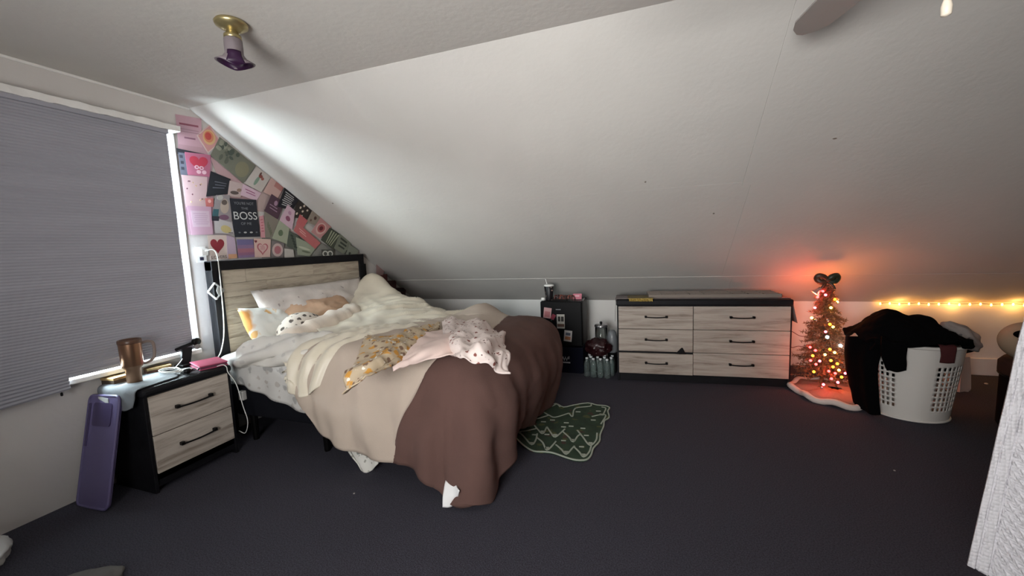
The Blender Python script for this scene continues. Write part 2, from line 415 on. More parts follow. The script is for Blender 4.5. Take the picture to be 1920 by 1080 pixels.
# crumpled roll of sheet at the near head corner
rows = [[(.42, 2.34, .70), (.60, 2.40, .71), (.85, 2.46, .72), (1.05, 2.5, .70)],
        [(.36, 2.14, .745), (.58, 2.16, .775), (.84, 2.26, .80), (1.06, 2.36, .76)],
        [(.34, 2.04, .66), (.58, 2.02, .70), (.86, 2.04, .735), (1.02, 2.10, .72)],
        [(.36, 2.035, .60), (.58, 2.03, .62), (.80, 2.03, .64), (.95, 2.03, .66)]]
ROLLM = M('pale_cotton', (212, 208, 200), .88, var=(8, .04), bump=(90, .08), prints=(((196, 192, 186), 10, .2, 1.0),))
tag(cloth('bunched_sheet', rows, ROLLM, 40, 30, lambda u, v, p: .016*fold(v+u*.4, 2.5, u*4)+.012*nz(p, 11)+.016*crease(p, (.5, .8, 0), 9, .3), .012), 'pale sheet bunched into a roll at the near edge of the mattress', 'sheet')

# duvet: cream half and brown half meeting at a seam, hanging over the near side and the foot
CREAM = M('duvet_cream', (182, 167, 153), .9, var=(4, .04), bump=(150, .12))
BROWN = M('duvet_brown', (90, 66, 60), .95, var=(5, .06), bump=(150, .12))
cols = [  # far edge -> near hem
 [(.95, 3.72, .66), (.95, 3.5, .70), (.90, 3.0, .72), (.84, 2.4, .735), (.82, 2.10, .70), (.88, 2.02, .62), (.93, 2.0, .56)],
 [(1.15, 3.73, .66), (1.15, 3.5, .71), (1.15, 2.95, .74), (1.10, 2.42, .755), (1.06, 2.08, .715), (1.08, 1.98, .46), (1.13, 1.97, .27)],
 [(1.42, 3.74, .66), (1.42, 3.45, .72), (1.42, 2.95, .755), (1.38, 2.42, .765), (1.36, 2.07, .715), (1.36, 1.95, .42), (1.38, 1.95, .165)],
 [(1.66, 3.73, .68), (1.72, 3.45, .75), (1.74, 2.92, .76), (1.68, 2.38, .765), (1.60, 2.06, .715), (1.56, 1.94, .42), (1.56, 1.93, .15)],
 [(1.93, 3.66, .68), (2.0, 3.3, .735), (2.10, 2.72, .755), (2.08, 2.28, .755), (1.98, 2.05, .69), (1.84, 1.94, .40), (1.76, 1.92, .135)],
 [(2.13, 3.66, .685), (2.20, 3.3, .735), (2.26, 2.74, .745), (2.24, 2.26, .74), (2.15, 2.03, .67), (2.02, 1.93, .38), (1.94, 1.90, .125)],
 [(2.30, 3.66, .62), (2.38, 3.34, .66), (2.42, 2.8, .67), (2.38, 2.28, .66), (2.30, 2.0, .58), (2.20, 1.89, .30), (2.08, 1.86, .05)],
 [(2.38, 3.62, .46), (2.47, 3.36, .48), (2.49, 2.86, .48), (2.45, 2.32, .48), (2.38, 1.98, .42), (2.30, 1.86, .18), (2.17, 1.81, .012)],
 [(2.38, 3.58, .28), (2.45, 3.36, .27), (2.44, 2.92, .27), (2.42, 2.38, .30), (2.40, 1.99, .26), (2.35, 1.86, .09), (2.24, 1.785, .010)],
 [(2.36, 3.5, .09), (2.39, 3.3, .06), (2.36, 2.86, .05), (2.34, 2.42, .17), (2.42, 2.04, .10), (2.38, 1.90, .015), (2.31, 1.785, .010)]]
rows = [[cols[c][r] for c in range(10)] for r in range(7)]
def dv(u, v, p):
    d = -.012*nz(p, 4.5) - .006*nz(p, 11, 5)
    hang = max(0, .72-p.z)/.6
    if p.x < 2.15 and p.y < 2.15: d -= .016*hang*math.sin(p.x*21+1.1*p.z*6) + .006*math.sin(p.x*39+2)*hang
    if p.x > 2.1: d -= .020*hang*math.sin(p.y*13+p.z*2+1) + .008*math.sin(p.y*29)*hang
    ang = math.atan2(p.x-2.1, 2.25-p.y)          # folds falling from the near foot corner
    if p.y < 2.35 and p.x > 1.8: d -= .014*min(1, hang*1.5)*math.sin(ang*9)
    if p.x < 2.05: d += .010*crease(p, (.8, .6, 0), 4.5, .2, 2)+.006*crease(p, (.3, .95, 0), 8, .2, 5)
    elif p.z > .5: d += .010*crease(p, (.2, 1, 0), 6, .3, 3)
    return d
NU, NV = 144, 84
G = grid_eval(rows, NU, NV, dv)
seam = int(NU*4/9)
dvt = thing('duvet', 'thick duvet, cream towards the head and brown at the foot, slipping off the bed', 'duvet', (0, 0, 0))
o = obj('cream_half', grid_mesh(G, 0, seam), CREAM, dvt, smooth=True, solid=.03); o['label'] = 'cream half of the duvet'
o = obj('brown_half', grid_mesh(G, seam, NU), BROWN, dvt, smooth=True, solid=.03); o['label'] = 'brown half of the duvet'
LEAF = M('leaf_print', (205, 203, 196), .85, prints=(((120, 122, 116), 17, .30, 1.0), ((150, 148, 140), 26, .2, 1.0)))
# folded-up cream flap at the far edge
rows = [[(1.42, 3.70, .70), (1.58, 3.72, .80), (1.68, 3.70, .805), (1.84, 3.66, .72), (1.95, 3.6, .70)],
        [(1.42, 3.52, .74), (1.58, 3.52, .815), (1.70, 3.50, .82), (1.86, 3.48, .765), (1.98, 3.42, .742)],
        [(1.44, 3.30, .745), (1.60, 3.28, .765), (1.74, 3.26, .775), (1.88, 3.22, .765), (2.02, 3.16, .75)]]
tag(cloth('duvet_fold', rows, CREAM, 30, 18, lambda u, v, p: .006*nz(p, 9), .02), 'cream fold of bedding humped up at the far edge near the foot', 'blanket')
# leaf-print sheet corner under the hem, white label and tan lining under the near corner
pr = [(642, 828), (660, 836), (688, 846), (714, 850)]; bt = [(668, 868), (682, 886), (700, 880), (712, 860)]
a = [ay(x, y, 2.02) for x, y in ((632, 812), (655, 820), (690, 832), (722, 842))]
b = [ay(x, y, 1.975) for x, y in ((650, 842), (668, 858), (698, 866), (716, 852))]
c = [ay(x, y, 1.962) for x, y in ((668, 868), (682, 886), (700, 880), (713, 862))]
tag(cloth('sheet_corner', [a, b, c], LEAF, 24, 16, lambda u, v, p: .006*fold(u, 3), .004), 'white leaf-print sheet corner dangling below the cream hem', 'sheet')
a = [az(x, y, .12) for x, y in ((836, 900), (852, 905), (862, 920))]
b = [az(x, y, .012) for x, y in ((830, 951), (845, 950), (860, 938))]
tag(cloth('white_lining', [a, [(p+q)/2+Vector((0, -.012, 0)) for p, q in zip(a, b)], b], M('white_cotton', (228, 228, 228), .8), 12, 12, lambda u, v, p: .004*nz(p, 20), .004), 'small white cloth tip touching the carpet beside the brown duvet corner', 'cloth')
a = [ay(x, y, 1.95) for x, y in ((806, 872), (820, 876), (836, 886))]
b = [ay(x, y, 1.93) for x, y in ((809, 904), (822, 908), (838, 912))]
tag(cloth('tan_lining', [a, [(p+q)/2+Vector((0, -.008, 0)) for p, q in zip(a, b)], b], CREAM, 12, 10, lambda u, v, p: .003*nz(p, 20), .004), 'small tan cloth tip showing under the brown duvet hem', 'cloth')

# pillows and bedding heap at the head
SATIN = M('grey_satin', (198, 190, 184), .38, var=(6, .10), bump=(22, .35), prints=(((150, 140, 136), 12, .16, 1.0),))
pillow('floral_pillow', 1.30, .50, .17, SATIN, (.25, 2.98, .885), (PI/2-.30, 0, PI/2), seed=2.2, nzamp=.03, corner=.05)
tag(bpy.data.objects['floral_pillow'], 'long grey floral satin pillow propped against the headboard', 'pillow')
WHITEP = M('white_orange_print', (222, 222, 216), .85, prints=(((204, 146, 80), 3.6, .40, .9), ((216, 172, 112), 8, .25, 1)))
tag(pillow('printed_pillow', .52, .44, .15, WHITEP, (.33, 2.40, .795), (PI/2-.55, .12, PI/2+.12), seed=4.1, corner=.04), 'white pillow with orange print, its corner poking out beside the headboard', 'pillow')
TANP = M('tan_pillowcase', (182, 150, 124), .85, var=(5, .07), bump=(60, .1))
tag(pillow('tan_pillow', .74, .46, .18, TANP, (.40, 2.86, .81), (PI/2-.72, -.03, PI/2-.04), seed=6.3, corner=.05, nzamp=.02), 'plain tan pillow leaning in front of the grey floral one', 'pillow')
SPOT = M('spotted_plush', (206, 196, 184), .95, bump=(120, .3), prints=(((80, 72, 66), 21, .36, .5),))
bm = bmesh.new(); bmesh.ops.create_uvsphere(bm, u_segments=32, v_segments=20, radius=1)
for v in bm.verts:
    c = v.co.copy(); v.co = Vector((c.x*.15, c.y*.21, c.z*.15))*(1+.06*nz(c, 1.6))
o = tag(obj('spotted_cushion', bm, SPOT, smooth=True), 'round cream cushion with dark animal spots among the pillows', 'cushion'); o.location = (.52, 2.48, .78); o.rotation_euler = (0, -.25, .1)
# rolled cream blanket in front of the cushions
CREAM2 = M('cream_fleece', (208, 194, 178), .92, var=(6, .05), bump=(110, .15), sheen=.2)
rows = []
for k, (dx, dz) in enumerate(((-.09, -.03), (-.085, .05), (-.02, .10), (.06, .085), (.10, .02), (.09, -.05))):
    rows.append([(.60+dx*.6, 2.20, .735+dz*.5), (.64+dx, 2.36, .75+dz*.9), (.60+dx, 2.62, .765+dz), (.56+dx, 2.88, .78+dz), (.50+dx*.9, 3.10, .80+dz*.9), (.46+dx*.5, 3.20, .815+dz*.5)])
tag(cloth('rolled_blanket', rows, CREAM2, 50, 26, lambda u, v, p: .014*nz(p, 7)+.005*nz(p, 17)+.016*crease(p, (.4, .9, 0), 7, .3), .012), 'cream fleece blanket rolled across the bed in front of the pillows', 'blanket')
# satin sheet thrown over the far pillow, forming a peak and sloping to the middle of the bed
CSAT = M('cream_satin', (214, 205, 186), .42, var=(5, .04), sheen=.1)
rows = [[(.16, 3.74, .84), (.32, 3.72, 1.02), (.55, 3.73, .92), (.85, 3.74, .80), (1.15, 3.74, .69), (1.48, 3.73, .66)],
        [(.18, 3.60, .96), (.31, 3.66, 1.055), (.58, 3.62, .955), (.88, 3.60, .84), (1.18, 3.58, .745), (1.48, 3.56, .735)],
        [(.24, 3.42, .96), (.36, 3.48, .985), (.64, 3.42, .905), (.92, 3.38, .82), (1.20, 3.36, .765), (1.48, 3.34, .745)],
        [(.36, 3.22, .87), (.48, 3.24, .88), (.72, 3.16, .845), (.98, 3.10, .80), (1.22, 3.08, .775), (1.46, 3.10, .765)],
        [(.50, 2.98, .82), (.62, 2.96, .82), (.82, 2.88, .81), (1.04, 2.82, .795), (1.24, 2.80, .785), (1.42, 2.84, .775)],
        [(.60, 2.70, .79), (.72, 2.66, .80), (.90, 2.58, .80), (1.08, 2.54, .79), (1.24, 2.56, .782), (1.38, 2.60, .772)],
        [(.70, 2.44, .80), (.80, 2.38, .805), (.94, 2.32, .80), (1.08, 2.28, .79), (1.20, 2.30, .78), (1.30, 2.36, .77)]]
def ds(u, v, p):
    k = max(0, min(1, (p.y-2.9)/.3))
    s = (p.x*.85+(3.75-p.y)*.35)
    tip = .085*max(0, 1-math.hypot((p.x-.31)*.8, p.y-3.67)/.26)
    return tip + (.016*math.sin(s*26+3*nz(p, 2.2))+.028*crease(p, (.9, -.42, 0), 7, .10, 1)+.016*crease(p, (.8, -.6, 0), 12, .12, 7))*k*min(1, max(0, (p.x-.42)*3)) + .012*crease(p, (.5, .85, 0), 5, .15, 4) + .010*nz(p, 6) + .008*math.sin((p.x+p.y*.6)*24+2*nz(p, 3))*(1-k)
tag(cloth('satin_sheet', rows, CSAT, 110, 90, ds, .008), 'cream satin sheet peaked over the far pillow and creased across the bed', 'sheet')
# near-side cream sheet folded down over the duvet edge in long pleats
def on_duvet(u, v):
    x = u*NU; y = v*NV; i = min(int(x), NU-1); j = min(int(y), NV-1); fx_, fy_ = x-i, y-j
    p = (G[j][i]*(1-fx_)+G[j][i+1]*fx_)*(1-fy_)+(G[j+1][i]*(1-fx_)+G[j+1][i+1]*fx_)*fy_
    n = (G[j][i+1]-G[j][i]).cross(G[j+1][i]-G[j][i]); n.normalize()
    if n.z < 0 and p.z > .6: n = -n
    if p.y < 2.1 and n.y > 0: n = -n
    return p, n
V = []; F = []; nu_, nv_ = 60, 70
for j in range(nv_+1):
    for i in range(nu_+1):
        a_, b_ = i/nu_, j/nv_
        v_ = .40+b_*(.56-.22*a_); p, n = on_duvet(.002+a_*(.27-.08*b_), v_)
        e_ = min(1, (1-a_)*5)
        V.append(tuple(p+n*(.008+e_*(.026+.012*math.sin(a_*24+b_*2.5)+.012*nz(p, 8)+.012*crease(p, (1, .2, 0), 9, .15))) + Vector((-.02*(1-a_)*b_, 0, 0))))
for j in range(nv_):
    for i in range(nu_): F.append((j*(nu_+1)+i, j*(nu_+1)+i+1, (j+1)*(nu_+1)+i+1, (j+1)*(nu_+1)+i))
tag(obj('cream_top_sheet', (V, [], F), CSAT, smooth=True, solid=.006), 'pale cream sheet folded down over the near bed edge in long pleats', 'sheet')
# ochre floral scarf
OCH = M('ochre_floral', (186, 168, 142), .85, prints=(((196, 142, 62), 15, .33, 1.0), ((120, 94, 76), 20, .28, 1.0), ((232, 226, 214), 19, .2, 1)))
P = lambda x, y, z: az(x, y, z)
rows = [[P(690, 632, .80), P(735, 636, .82), P(770, 622, .825), P(800, 614, .82), P(825, 607, .80)],
        [P(668, 672, .80), P(712, 664, .835), P(752, 645, .84), P(790, 630, .835), P(822, 616, .81)],
        [P(650, 715, .74), P(690, 697, .80), P(735, 672, .82), P(778, 648, .825), P(812, 626, .80)],
        [P(648, 742, .70), P(674, 724, .77), P(706, 702, .79), P(750, 672, .80), P(795, 640, .79)]]
tag(cloth('floral_scarf', rows, OCH, 44, 30, lambda u, v, p: .014*math.sin(v*13+u*3)+.010*nz(p, 14)+.016*crease(p, (.2, 1, 0), 12, .3), .006), 'ochre and white floral scarf lying in a twisted strip across the duvet', 'scarf')
PINKB = M('pale_pink_cotton', (218, 196, 188), .88, bump=(130, .1))
rows = [[P(742, 668, .79), P(790, 634, .83), P(830, 618, .83), P(872, 612, .82), P(905, 615, .80)],
        [P(740, 684, .785), P(792, 658, .84), P(838, 642, .845), P(880, 632, .835), P(912, 632, .805)],
        [P(738, 700, .775), P(796, 676, .80), P(842, 668, .805), P(880, 660, .80), P(905, 655, .79)]]
tag(cloth('pink_shirt', rows, PINKB, 40, 24, lambda u, v, p: .010*math.sin(v*9+u*7)+.006*nz(p, 14)+.014*crease(p, (.3, 1, 0), 9, .3), .006), 'pale pink cotton garment crumpled on the duvet beside the scarf', 'clothes')
FLO = M('white_floral', (218, 204, 198), .88, prints=(((126, 74, 66), 23, .22, 1.0), ((92, 66, 62), 31, .15, 1.0)))
rows = [[P(830, 606, .80), P(868, 598, .81), P(905, 606, .82), P(935, 622, .80), P(944, 628, .79)],
        [P(832, 628, .82), P(868, 624, .86), P(902, 628, .865), P(930, 642, .84), P(945, 655, .80)],
        [P(836, 646, .82), P(866, 650, .86), P(900, 654, .865), P(928, 664, .83), P(952, 680, .77)],
        [P(838, 662, .80), P(866, 674, .82), P(894, 678, .82), P(922, 690, .78), P(950, 708, .72)]]
rows[3][2] += Vector((0, 0, -.01))
tag(cloth('floral_blouse', rows, FLO, 54, 40, lambda u, v, p: .020*math.sin(u*16+v*4)*math.sin(v*7+1)+.022*nz(p, 12)+.016*crease(p, (.6, .8, 0), 14, .5)+.008*nz(p, 25), .006), 'white blouse with small brown flowers heaped at the cream and brown seam', 'clothes')

# ------------------------------------------------------------------ furniture with drawers
def handle(bm_len, axis, parent, at):
    """bar pull with square feet; axis 0 = runs along x facing -y, 1 = runs along y facing +x"""
    bm = bmesh.new(); h = bm_len/2
    for s in (-1, 1): join(bm, box(s*h-.011, s*h+.011, -.026, 0, -.011, .011, .003, 1))
    join(bm, tube([(-h, -.022, 0), (-h*.8, -.024, -.004), (0, -.027, -.007), (h*.8, -.024, -.004), (h, -.022, 0)], .0055, 8, 16))
    if axis == 1:
        bmesh.ops.rotate(bm, verts=bm.verts, cent=(0, 0, 0), matrix=Matrix.Rotation(PI/2, 3, 'Z'))
    o = obj('handle', bm, BLACKM, parent); o.location = at
    return o
# nightstand
nsd = thing('nightstand', 'black two-drawer nightstand with pale wood drawer fronts under the window', 'nightstand', (.22, 1.68, 0))
N0 = Vector((.22, 1.68, 0))
def nb(x0, x1, y0, y1, z0, z1, b=.003): return box(x0-N0.x, x1-N0.x, y0-N0.y, y1-N0.y, z0, z1, b, 2)
obj('top', nb(.03, .425, 1.41, 1.945, .598, .648, .018), BLACK, nsd)
obj('side_panel', nb(.03, .412, 1.42, 1.44, 0, .60), BLACK, nsd)
obj('side_panel', nb(.03, .412, 1.915, 1.935, 0, .60), BLACK, nsd)
obj('body', nb(.035, .40, 1.43, 1.925, .07, .60), BLACK, nsd)
obj('kick_board', nb(.36, .40, 1.43, 1.925, .03, .115), BLACK, nsd)
for z0, z1 in ((.118, .350), (.356, .594)):
    dr = obj('drawer', nb(.398, .418, 1.443, 1.912, z0, z1, .002), WOODY, nsd)
    handle(.20, 1, dr, (.418-N0.x, 1.68-N0.y, (z0+z1)/2+.012))
# dresser
DR = math.radians(4.2)
drs = thing('dresser', 'wide black dresser with six pale wood drawers against the low wall', 'dresser', (3.672, 4.115, 0), DR)
hw = .765
obj('top', box(-hw-.008, hw+.008, -.008, .42, .765, .822, .012, 3), BLACK, drs)
obj('side_panel', box(-hw, -hw+.02, 0, .41, 0, .77, .002), BLACK, drs)
obj('side_panel', box(hw-.02, hw, 0, .41, 0, .77, .002), BLACK, drs)
obj('body', box(-hw+.015, hw-.015, .016, .405, .06, .77, .002), BLACK, drs)
obj('kick_board', box(-hw+.015, hw-.015, .02, .05, 0, .08, .002), BLACK, drs)
dz = [(.085, .305), (.310, .530), (.535, .758)]
for xa, xb in ((-hw+.014, -.064), (-.058, hw-.014)):
    for k, (z0, z1) in enumerate(dz):
        y = -.012 if (xa < -.5 and k == 0) else 0
        if xa < -.5 and k == 0: z1 -= .014
        d = obj('drawer', box(xa, xb, y-.004, y+.018, z0, z1, .002), WOODX, drs)
        handle(.19, 0, d, ((xa+xb)/2+.01, y-.004, (z0+z1)/2+.012))
tag(cloth('black_sock', [[Vector((3.46, 4.068, .30)), Vector((3.50, 4.066, .298)), Vector((3.545, 4.075, .298))], [Vector((3.475, 4.060, .33)), Vector((3.51, 4.058, .345)), Vector((3.535, 4.068, .32))], [Vector((3.49, 4.070, .345)), Vector((3.51, 4.068, .362)), Vector((3.525, 4.076, .34))]], M('black_cotton', (16, 14, 16), .95), 10, 10, lambda u, v, p: .003*nz(p, 30), .006), 'black sock poking out above the lowest left dresser drawer', 'sock')
# runner cloth over the dresser, see-through tray grid and a gold cloth on it
def dl(x, y, z): return drs.matrix_basis @ Vector((x, y, z))
def to_world(bm):
    mw = Matrix.Translation(Vector((3.672, 4.115, 0))) @ Matrix.Rotation(DR, 4, 'Z')
    bmesh.ops.transform(bm, matrix=mw, verts=bm.verts); return bm
RUN = M('runner_cloth', (120, 112, 110), .9, var=(30, .12), bump=(140, .15))
prof = [(-hw-.020, .60), (-hw-.018, .70), (-hw-.014, .80), (-hw, .829), (-hw/2, .8285), (0, .8285), (hw/2, .8285), (hw, .829), (hw+.018, .80), (hw+.040, .70), (hw+.062, .60)]
bm = bmesh.new(); R = []
for (x, z) in prof:
    R.append([bm.verts.new((x, y, z+(.02*(y-.2) if z < .78 else 0))) for y in (.05, .12, .19, .26, .33)])
for A, B in zip(R, R[1:]):
    for i in range(4): bm.faces.new((A[i], A[i+1], B[i+1], B[i]))
tag(obj('table_runner', to_world(bm), RUN, smooth=True, solid=.003), 'grey woven runner lying along the dresser top and hanging over both ends', 'cloth')
TRAYM = M('smoky_acrylic', (146, 134, 128), .15, trans=.45, ior=1.2)
DIVM = M('pale_acrylic', (158, 147, 138), .2, trans=.3, ior=1.2)
tr = thing('organiser_tray', 'long low see-through tray with many compartments on the dresser', 'tray', (3.672, 4.115, .833), DR)
obj('base', box(-.46, .70, .06, .35, 0, .004), TRAYM, tr)
for y in (.06, .155, .25, .345): obj('long_divider', box(-.46, .70, y, y+.004, .003, .034), DIVM, tr)
for k in range(10): 
    x = -.46+k*1.156/9; obj('cross_divider', box(x, x+.004, .06, .349, .003, .030), DIVM, tr)
rr = random.Random(5)
for k in range(9):
    for q, y in enumerate((.075, .17, .265)):
        if rr.random() < .35: continue
        x = -.45+k*1.156/9
        col_ = [(196, 182, 172), (150, 130, 120), (120, 104, 100), (205, 196, 190), (168, 140, 128)][rr.randrange(5)]
        o = obj('makeup_compact', to_world(box(x+.012, x+.10, y, y+.062, .838, .848+.010*rr.random(), .004)), M('compact_%d_%d_%d' % col_, col_, .4))
        tag(o, 'small flat makeup compact lying in the see-through dresser tray', 'compact', 'makeup compacts in the dresser tray')
GOLD = M('gold_cloth', (190, 160, 78), .55, var=(60, .3), prints=(((236, 214, 130), 40, .3, 1.0),))
tag(obj('gold_trim_cloth', to_world(box(-.66, -.42, -.012, .22, .832, .842, .003)), M('olive_cloth', (118, 106, 78), .9, var=(20, .1)), smooth=False), 'olive cloth with a gold fringe folded on the left end of the dresser', 'cloth')
par = bpy.data.objects['gold_trim_cloth']
bm = bmesh.new()
for k in range(16): join(bm, tube([(-.645+k*.014, -.012, .838), (-.645+k*.014, -.020, .832), (-.643+k*.014, -.020, .812)], .0045, 5))
obj('fringe', to_world(bm), GOLD, par)

# ------------------------------------------------------------------ things on and around the nightstand
ZT = .6485
GREYC = M('grey_cloth', (104, 108, 112), .9, var=(10, .08), bump=(90, .2))
rows = [[(.06, 1.66, ZT+.004), (.18, 1.70, ZT+.004), (.30, 1.68, ZT+.004), (.36, 1.64, ZT+.004)],
        [(.05, 1.52, ZT+.004), (.18, 1.54, ZT+.004), (.31, 1.53, ZT+.004), (.38, 1.50, ZT+.004)],
        [(.05, 1.405, ZT+.002), (.18, 1.402, ZT+.003), (.31, 1.402, ZT+.003), (.40, 1.405, ZT+.002)],
        [(.06, 1.385, .60), (.18, 1.383, .595), (.31, 1.381, .59), (.40, 1.388, .60)],
        [(.07, 1.377, .565), (.18, 1.375, .545), (.31, 1.375, .53), (.385, 1.38, .555)]]
gc = tag(cloth('grey_cloth', rows, GREYC, 30, 34, lambda u, v, p: .003*nz(p, 14), .003), 'grey cloth spread on the nightstand and hanging down its left side', 'cloth')
obj('square_patch', ([(.095, 1.368, .605), (.20, 1.364, .600), (.20, 1.361, .555), (.095, 1.366, .562)], [], [(0, 1, 2, 3)]), M('pale_patch', (180, 182, 180), .8), gc, solid=.002)
# tumbler with handle
BRONZE = M('bronze_metal', (150, 116, 92), .3, metal=.85, var=(3, .08))
tb = thing('handled_tumbler', 'tall bronze insulated tumbler with a side handle on the nightstand', 'tumbler', (.20, 1.50, ZT+.006))
obj('cup', lathe([(.0, 0), (.035, 0), (.037, .004), (.037, .085), (.050, .102), (.052, .11), (.055, .245), (.055, .25), (.05, .25)], 32), BRONZE, tb, smooth=True)
obj('lid', lathe([(.0, .245), (.056, .245), (.057, .252), (.057, .266), (.053, .270), (.046, .268), (.044, .262), (.0, .262)], 32), M('brown_lid', (92, 66, 52), .35), tb, smooth=True)
obj('handle', tube([(.01, .052, .235), (.015, .085, .238), (.02, .108, .225), (.02, .112, .17), (.018, .102, .125), (.01, .070, .105), (.006, .050, .108)], .0085, 10, 30), M('taupe_plastic', (128, 112, 104), .4), tb, smooth=True)
# wooden blocks / small boxes behind and beside the tumbler
WB = wood('box_wood', (104, 82, 52), (156, 130, 86), (2, 8, 8))
b1 = thing('wooden_box', 'small flat wooden box left of the bronze tumbler', 'box', (.075, 1.475, ZT+.004), .12)
obj('base', box(-.052, .052, -.05, .05, 0, .026, .003), M('dark_box', (62, 50, 38), .6), b1)
obj('lid', box(-.055, .055, -.053, .053, .026, .043, .003), WB, b1)
b1 = thing('wooden_tray', 'narrow tan wooden stick box right of the bronze tumbler', 'box', (.065, 1.70, ZT+.004), -.2)
obj('base', box(-.03, .03, -.065, .065, 0, .018, .003), M('dark_box2', (96, 60, 48), .6), b1)
obj('lid', box(-.032, .032, -.067, .067, .018, .034, .003), WB, b1)
# coiled white charging cable
pts = []
for k in range(70):
    a = k*.42; r = .055+.012*math.sin(k*.37); pts.append((.20+r*1.3*math.cos(a), 1.70+r*.8*math.sin(a), ZT+.008+.0016*(k/6)))
tag(obj('coiled_cable', tube(pts, .0028, 6), WHITE_P, smooth=True), 'white charging cable coiled on the nightstand by the tumbler', 'cable')
# black phone stand with round head
st = thing('phone_stand', 'black folding phone stand with a round joint on the nightstand', 'stand', (.10, 1.845, ZT+.003))
obj('base', box(-.04, .05, -.045, .045, 0, .012, .004), BLACKM, st)
bm = box(-.009, .009, -.032, .032, 0, .125, .004); bmesh.ops.rotate(bm, verts=bm.verts, cent=(0, 0, 0), matrix=Matrix.Rotation(-.22, 3, 'X'))
obj('arm', bm, BLACK, st)
obj('cross_bar', tube([(0, -.045, .122), (0, .02, .135), (.0, .075, .145)], .011, 10), BLACK, st)
bm = lathe([(.0, -.016), (.024, -.016), (.027, -.01), (.027, .01), (.024, .016), (0, .016)], 20); bmesh.ops.rotate(bm, verts=bm.verts, cent=(0, 0, 0), matrix=Matrix.Rotation(PI/2, 3, 'Y')); bmesh.ops.translate(bm, verts=bm.verts, vec=(.005, .088, .150))
obj('round_joint', bm, BLACKM, st, smooth=True)
bm = lathe([(.0, -.010), (.017, -.010), (.018, .010), (0, .010)], 18); bmesh.ops.rotate(bm, verts=bm.verts, cent=(0, 0, 0), matrix=Matrix.Rotation(PI/2, 3, 'Y')); bmesh.ops.translate(bm, verts=bm.verts, vec=(.012, .083, .115))
obj('grey_pad', bm, M('grey_rubber', (120, 118, 116), .6), st, smooth=True)
# eyeglasses / tweezers as thin dark sticks
tag(obj('metal_tweezers', tube([(.17, 1.735, ZT+.012), (.13, 1.80, ZT+.04), (.115, 1.825, ZT+.055)], .0035, 6), M('grey_steel', (110, 112, 116), .35, metal=.8)), 'thin grey metal tweezers propped beside the phone stand', 'tweezers')
bm = lathe([(.0, 0), (.020, 0), (.022, .006), (.022, .02), (.017, .026), (0, .027)], 18, .33, 1.715)
bmesh.ops.translate(bm, verts=bm.verts, vec=(0, 0, ZT+.005))
tag(obj('watch_puck', bm, BLACKM, smooth=True), 'small round black puck at the front of the nightstand', 'charger')
bm = lathe([(.0, 0), (.013, 0), (.014, .004), (.014, .012), (0, .016)], 14, .34, 1.79)
bmesh.ops.translate(bm, verts=bm.verts, vec=(0, 0, ZT+.002))
tag(obj('black_button', bm, BLACKM, smooth=True), 'tiny black round button near the pink notebook', 'button')
bm = lathe([(.0, 0), (.024, 0), (.038, .006), (.040, .008), (.0, .007)], 20, .25, 1.76); bmesh.ops.translate(bm, verts=bm.verts, vec=(0, 0, ZT+.001))
tag(obj('white_dish', bm, WHITE_P, smooth=True), 'shallow white dish between puck and tweezers', 'dish')
# pink notebook
PINK = M('pink_cover', (186, 82, 112), .55, var=(8, .05))
nbk = thing('pink_notebook', 'closed dusty pink notebook on the front corner of the nightstand', 'notebook', (.285, 1.885, ZT+.001), -.32)
obj('pages', box(-.105, .105, -.078, .078, .004, .022, .002), M('page_edge', (96, 46, 66), .8), nbk)
obj('cover', box(-.11, .11, -.083, .083, .022, .028, .003), PINK, nbk)
obj('back_cover', box(-.11, .11, -.083, .083, 0, .005, .002), PINK, nbk)
tag(obj('white_usb_cord', tube([(.40, 1.86, ZT+.008), (.415, 1.89, ZT+.012), (.428, 1.905, .64), (.43, 1.91, .60), (.44, 1.95, .50), (.46, 1.965, .34), (.47, 1.98, .22), (.42, 1.99, .12), (.36, 1.985, .13)], .003, 6, 60), WHITE_P, smooth=True), 'thin white cord hanging from the nightstand front between it and the bed', 'cord')
bm = box(.30, .345, 2.052, 2.087, .33, .40, .006)
tag(obj('cord_plug', bm, M('grey_white_plastic', (196, 194, 190), .5)), 'small whitish plug box hanging at the bed rail by the nightstand', 'plug')
# purple panel leaning against the nightstand
PUR = M('purple_plastic', (92, 84, 122), .5, var=(4, .06), bump=(80, .06)); PURD = M('purple_dark', (62, 52, 88), .5)
pp = thing('purple_panel', 'tall purple plastic panel leaning against the black nightstand side', 'panel', (.19, 1.225, .004))
tilt = Matrix.Rotation(-.235, 3, 'X') @ Matrix.Rotation(-.06, 3, 'Y')
def lean(bm): bmesh.ops.rotate(bm, verts=bm.verts, cent=(0, 0, 0), matrix=tilt); return bm
def rr_poly(w, z0, z1, r, n=6):
    P_ = []
    for cx, cz, a0 in ((w/2-r, z0+r, -PI/2), (w/2-r, z1-r, 0), (-w/2+r, z1-r, PI/2), (-w/2+r, z0+r, PI)):
        for k in range(n+1): P_.append((cx+r*math.cos(a0+k*PI/2/n), cz+r*math.sin(a0+k*PI/2/n)))
    return P_
obj('panel', lean(prism(rr_poly(.285, 0, .625, .035), 1, 0, .016)), PUR, pp)
e = bmesh.new(); pl = rr_poly(.285, 0, .625, .035)
join(e, tube([(x, .002, z) for x, z in pl], .008, 8, closed=True))
obj('rim', lean(e), PUR, pp, smooth=True)
obj('dark_cutout', lean(prism(rr_poly(.175, .45, .585, .02), 1, -.004, .004)), PURD, pp)
obj('dark_edge_strip', lean(box(-.135, -.115, -.006, .004, .33, .58, .004)), PURD, pp)

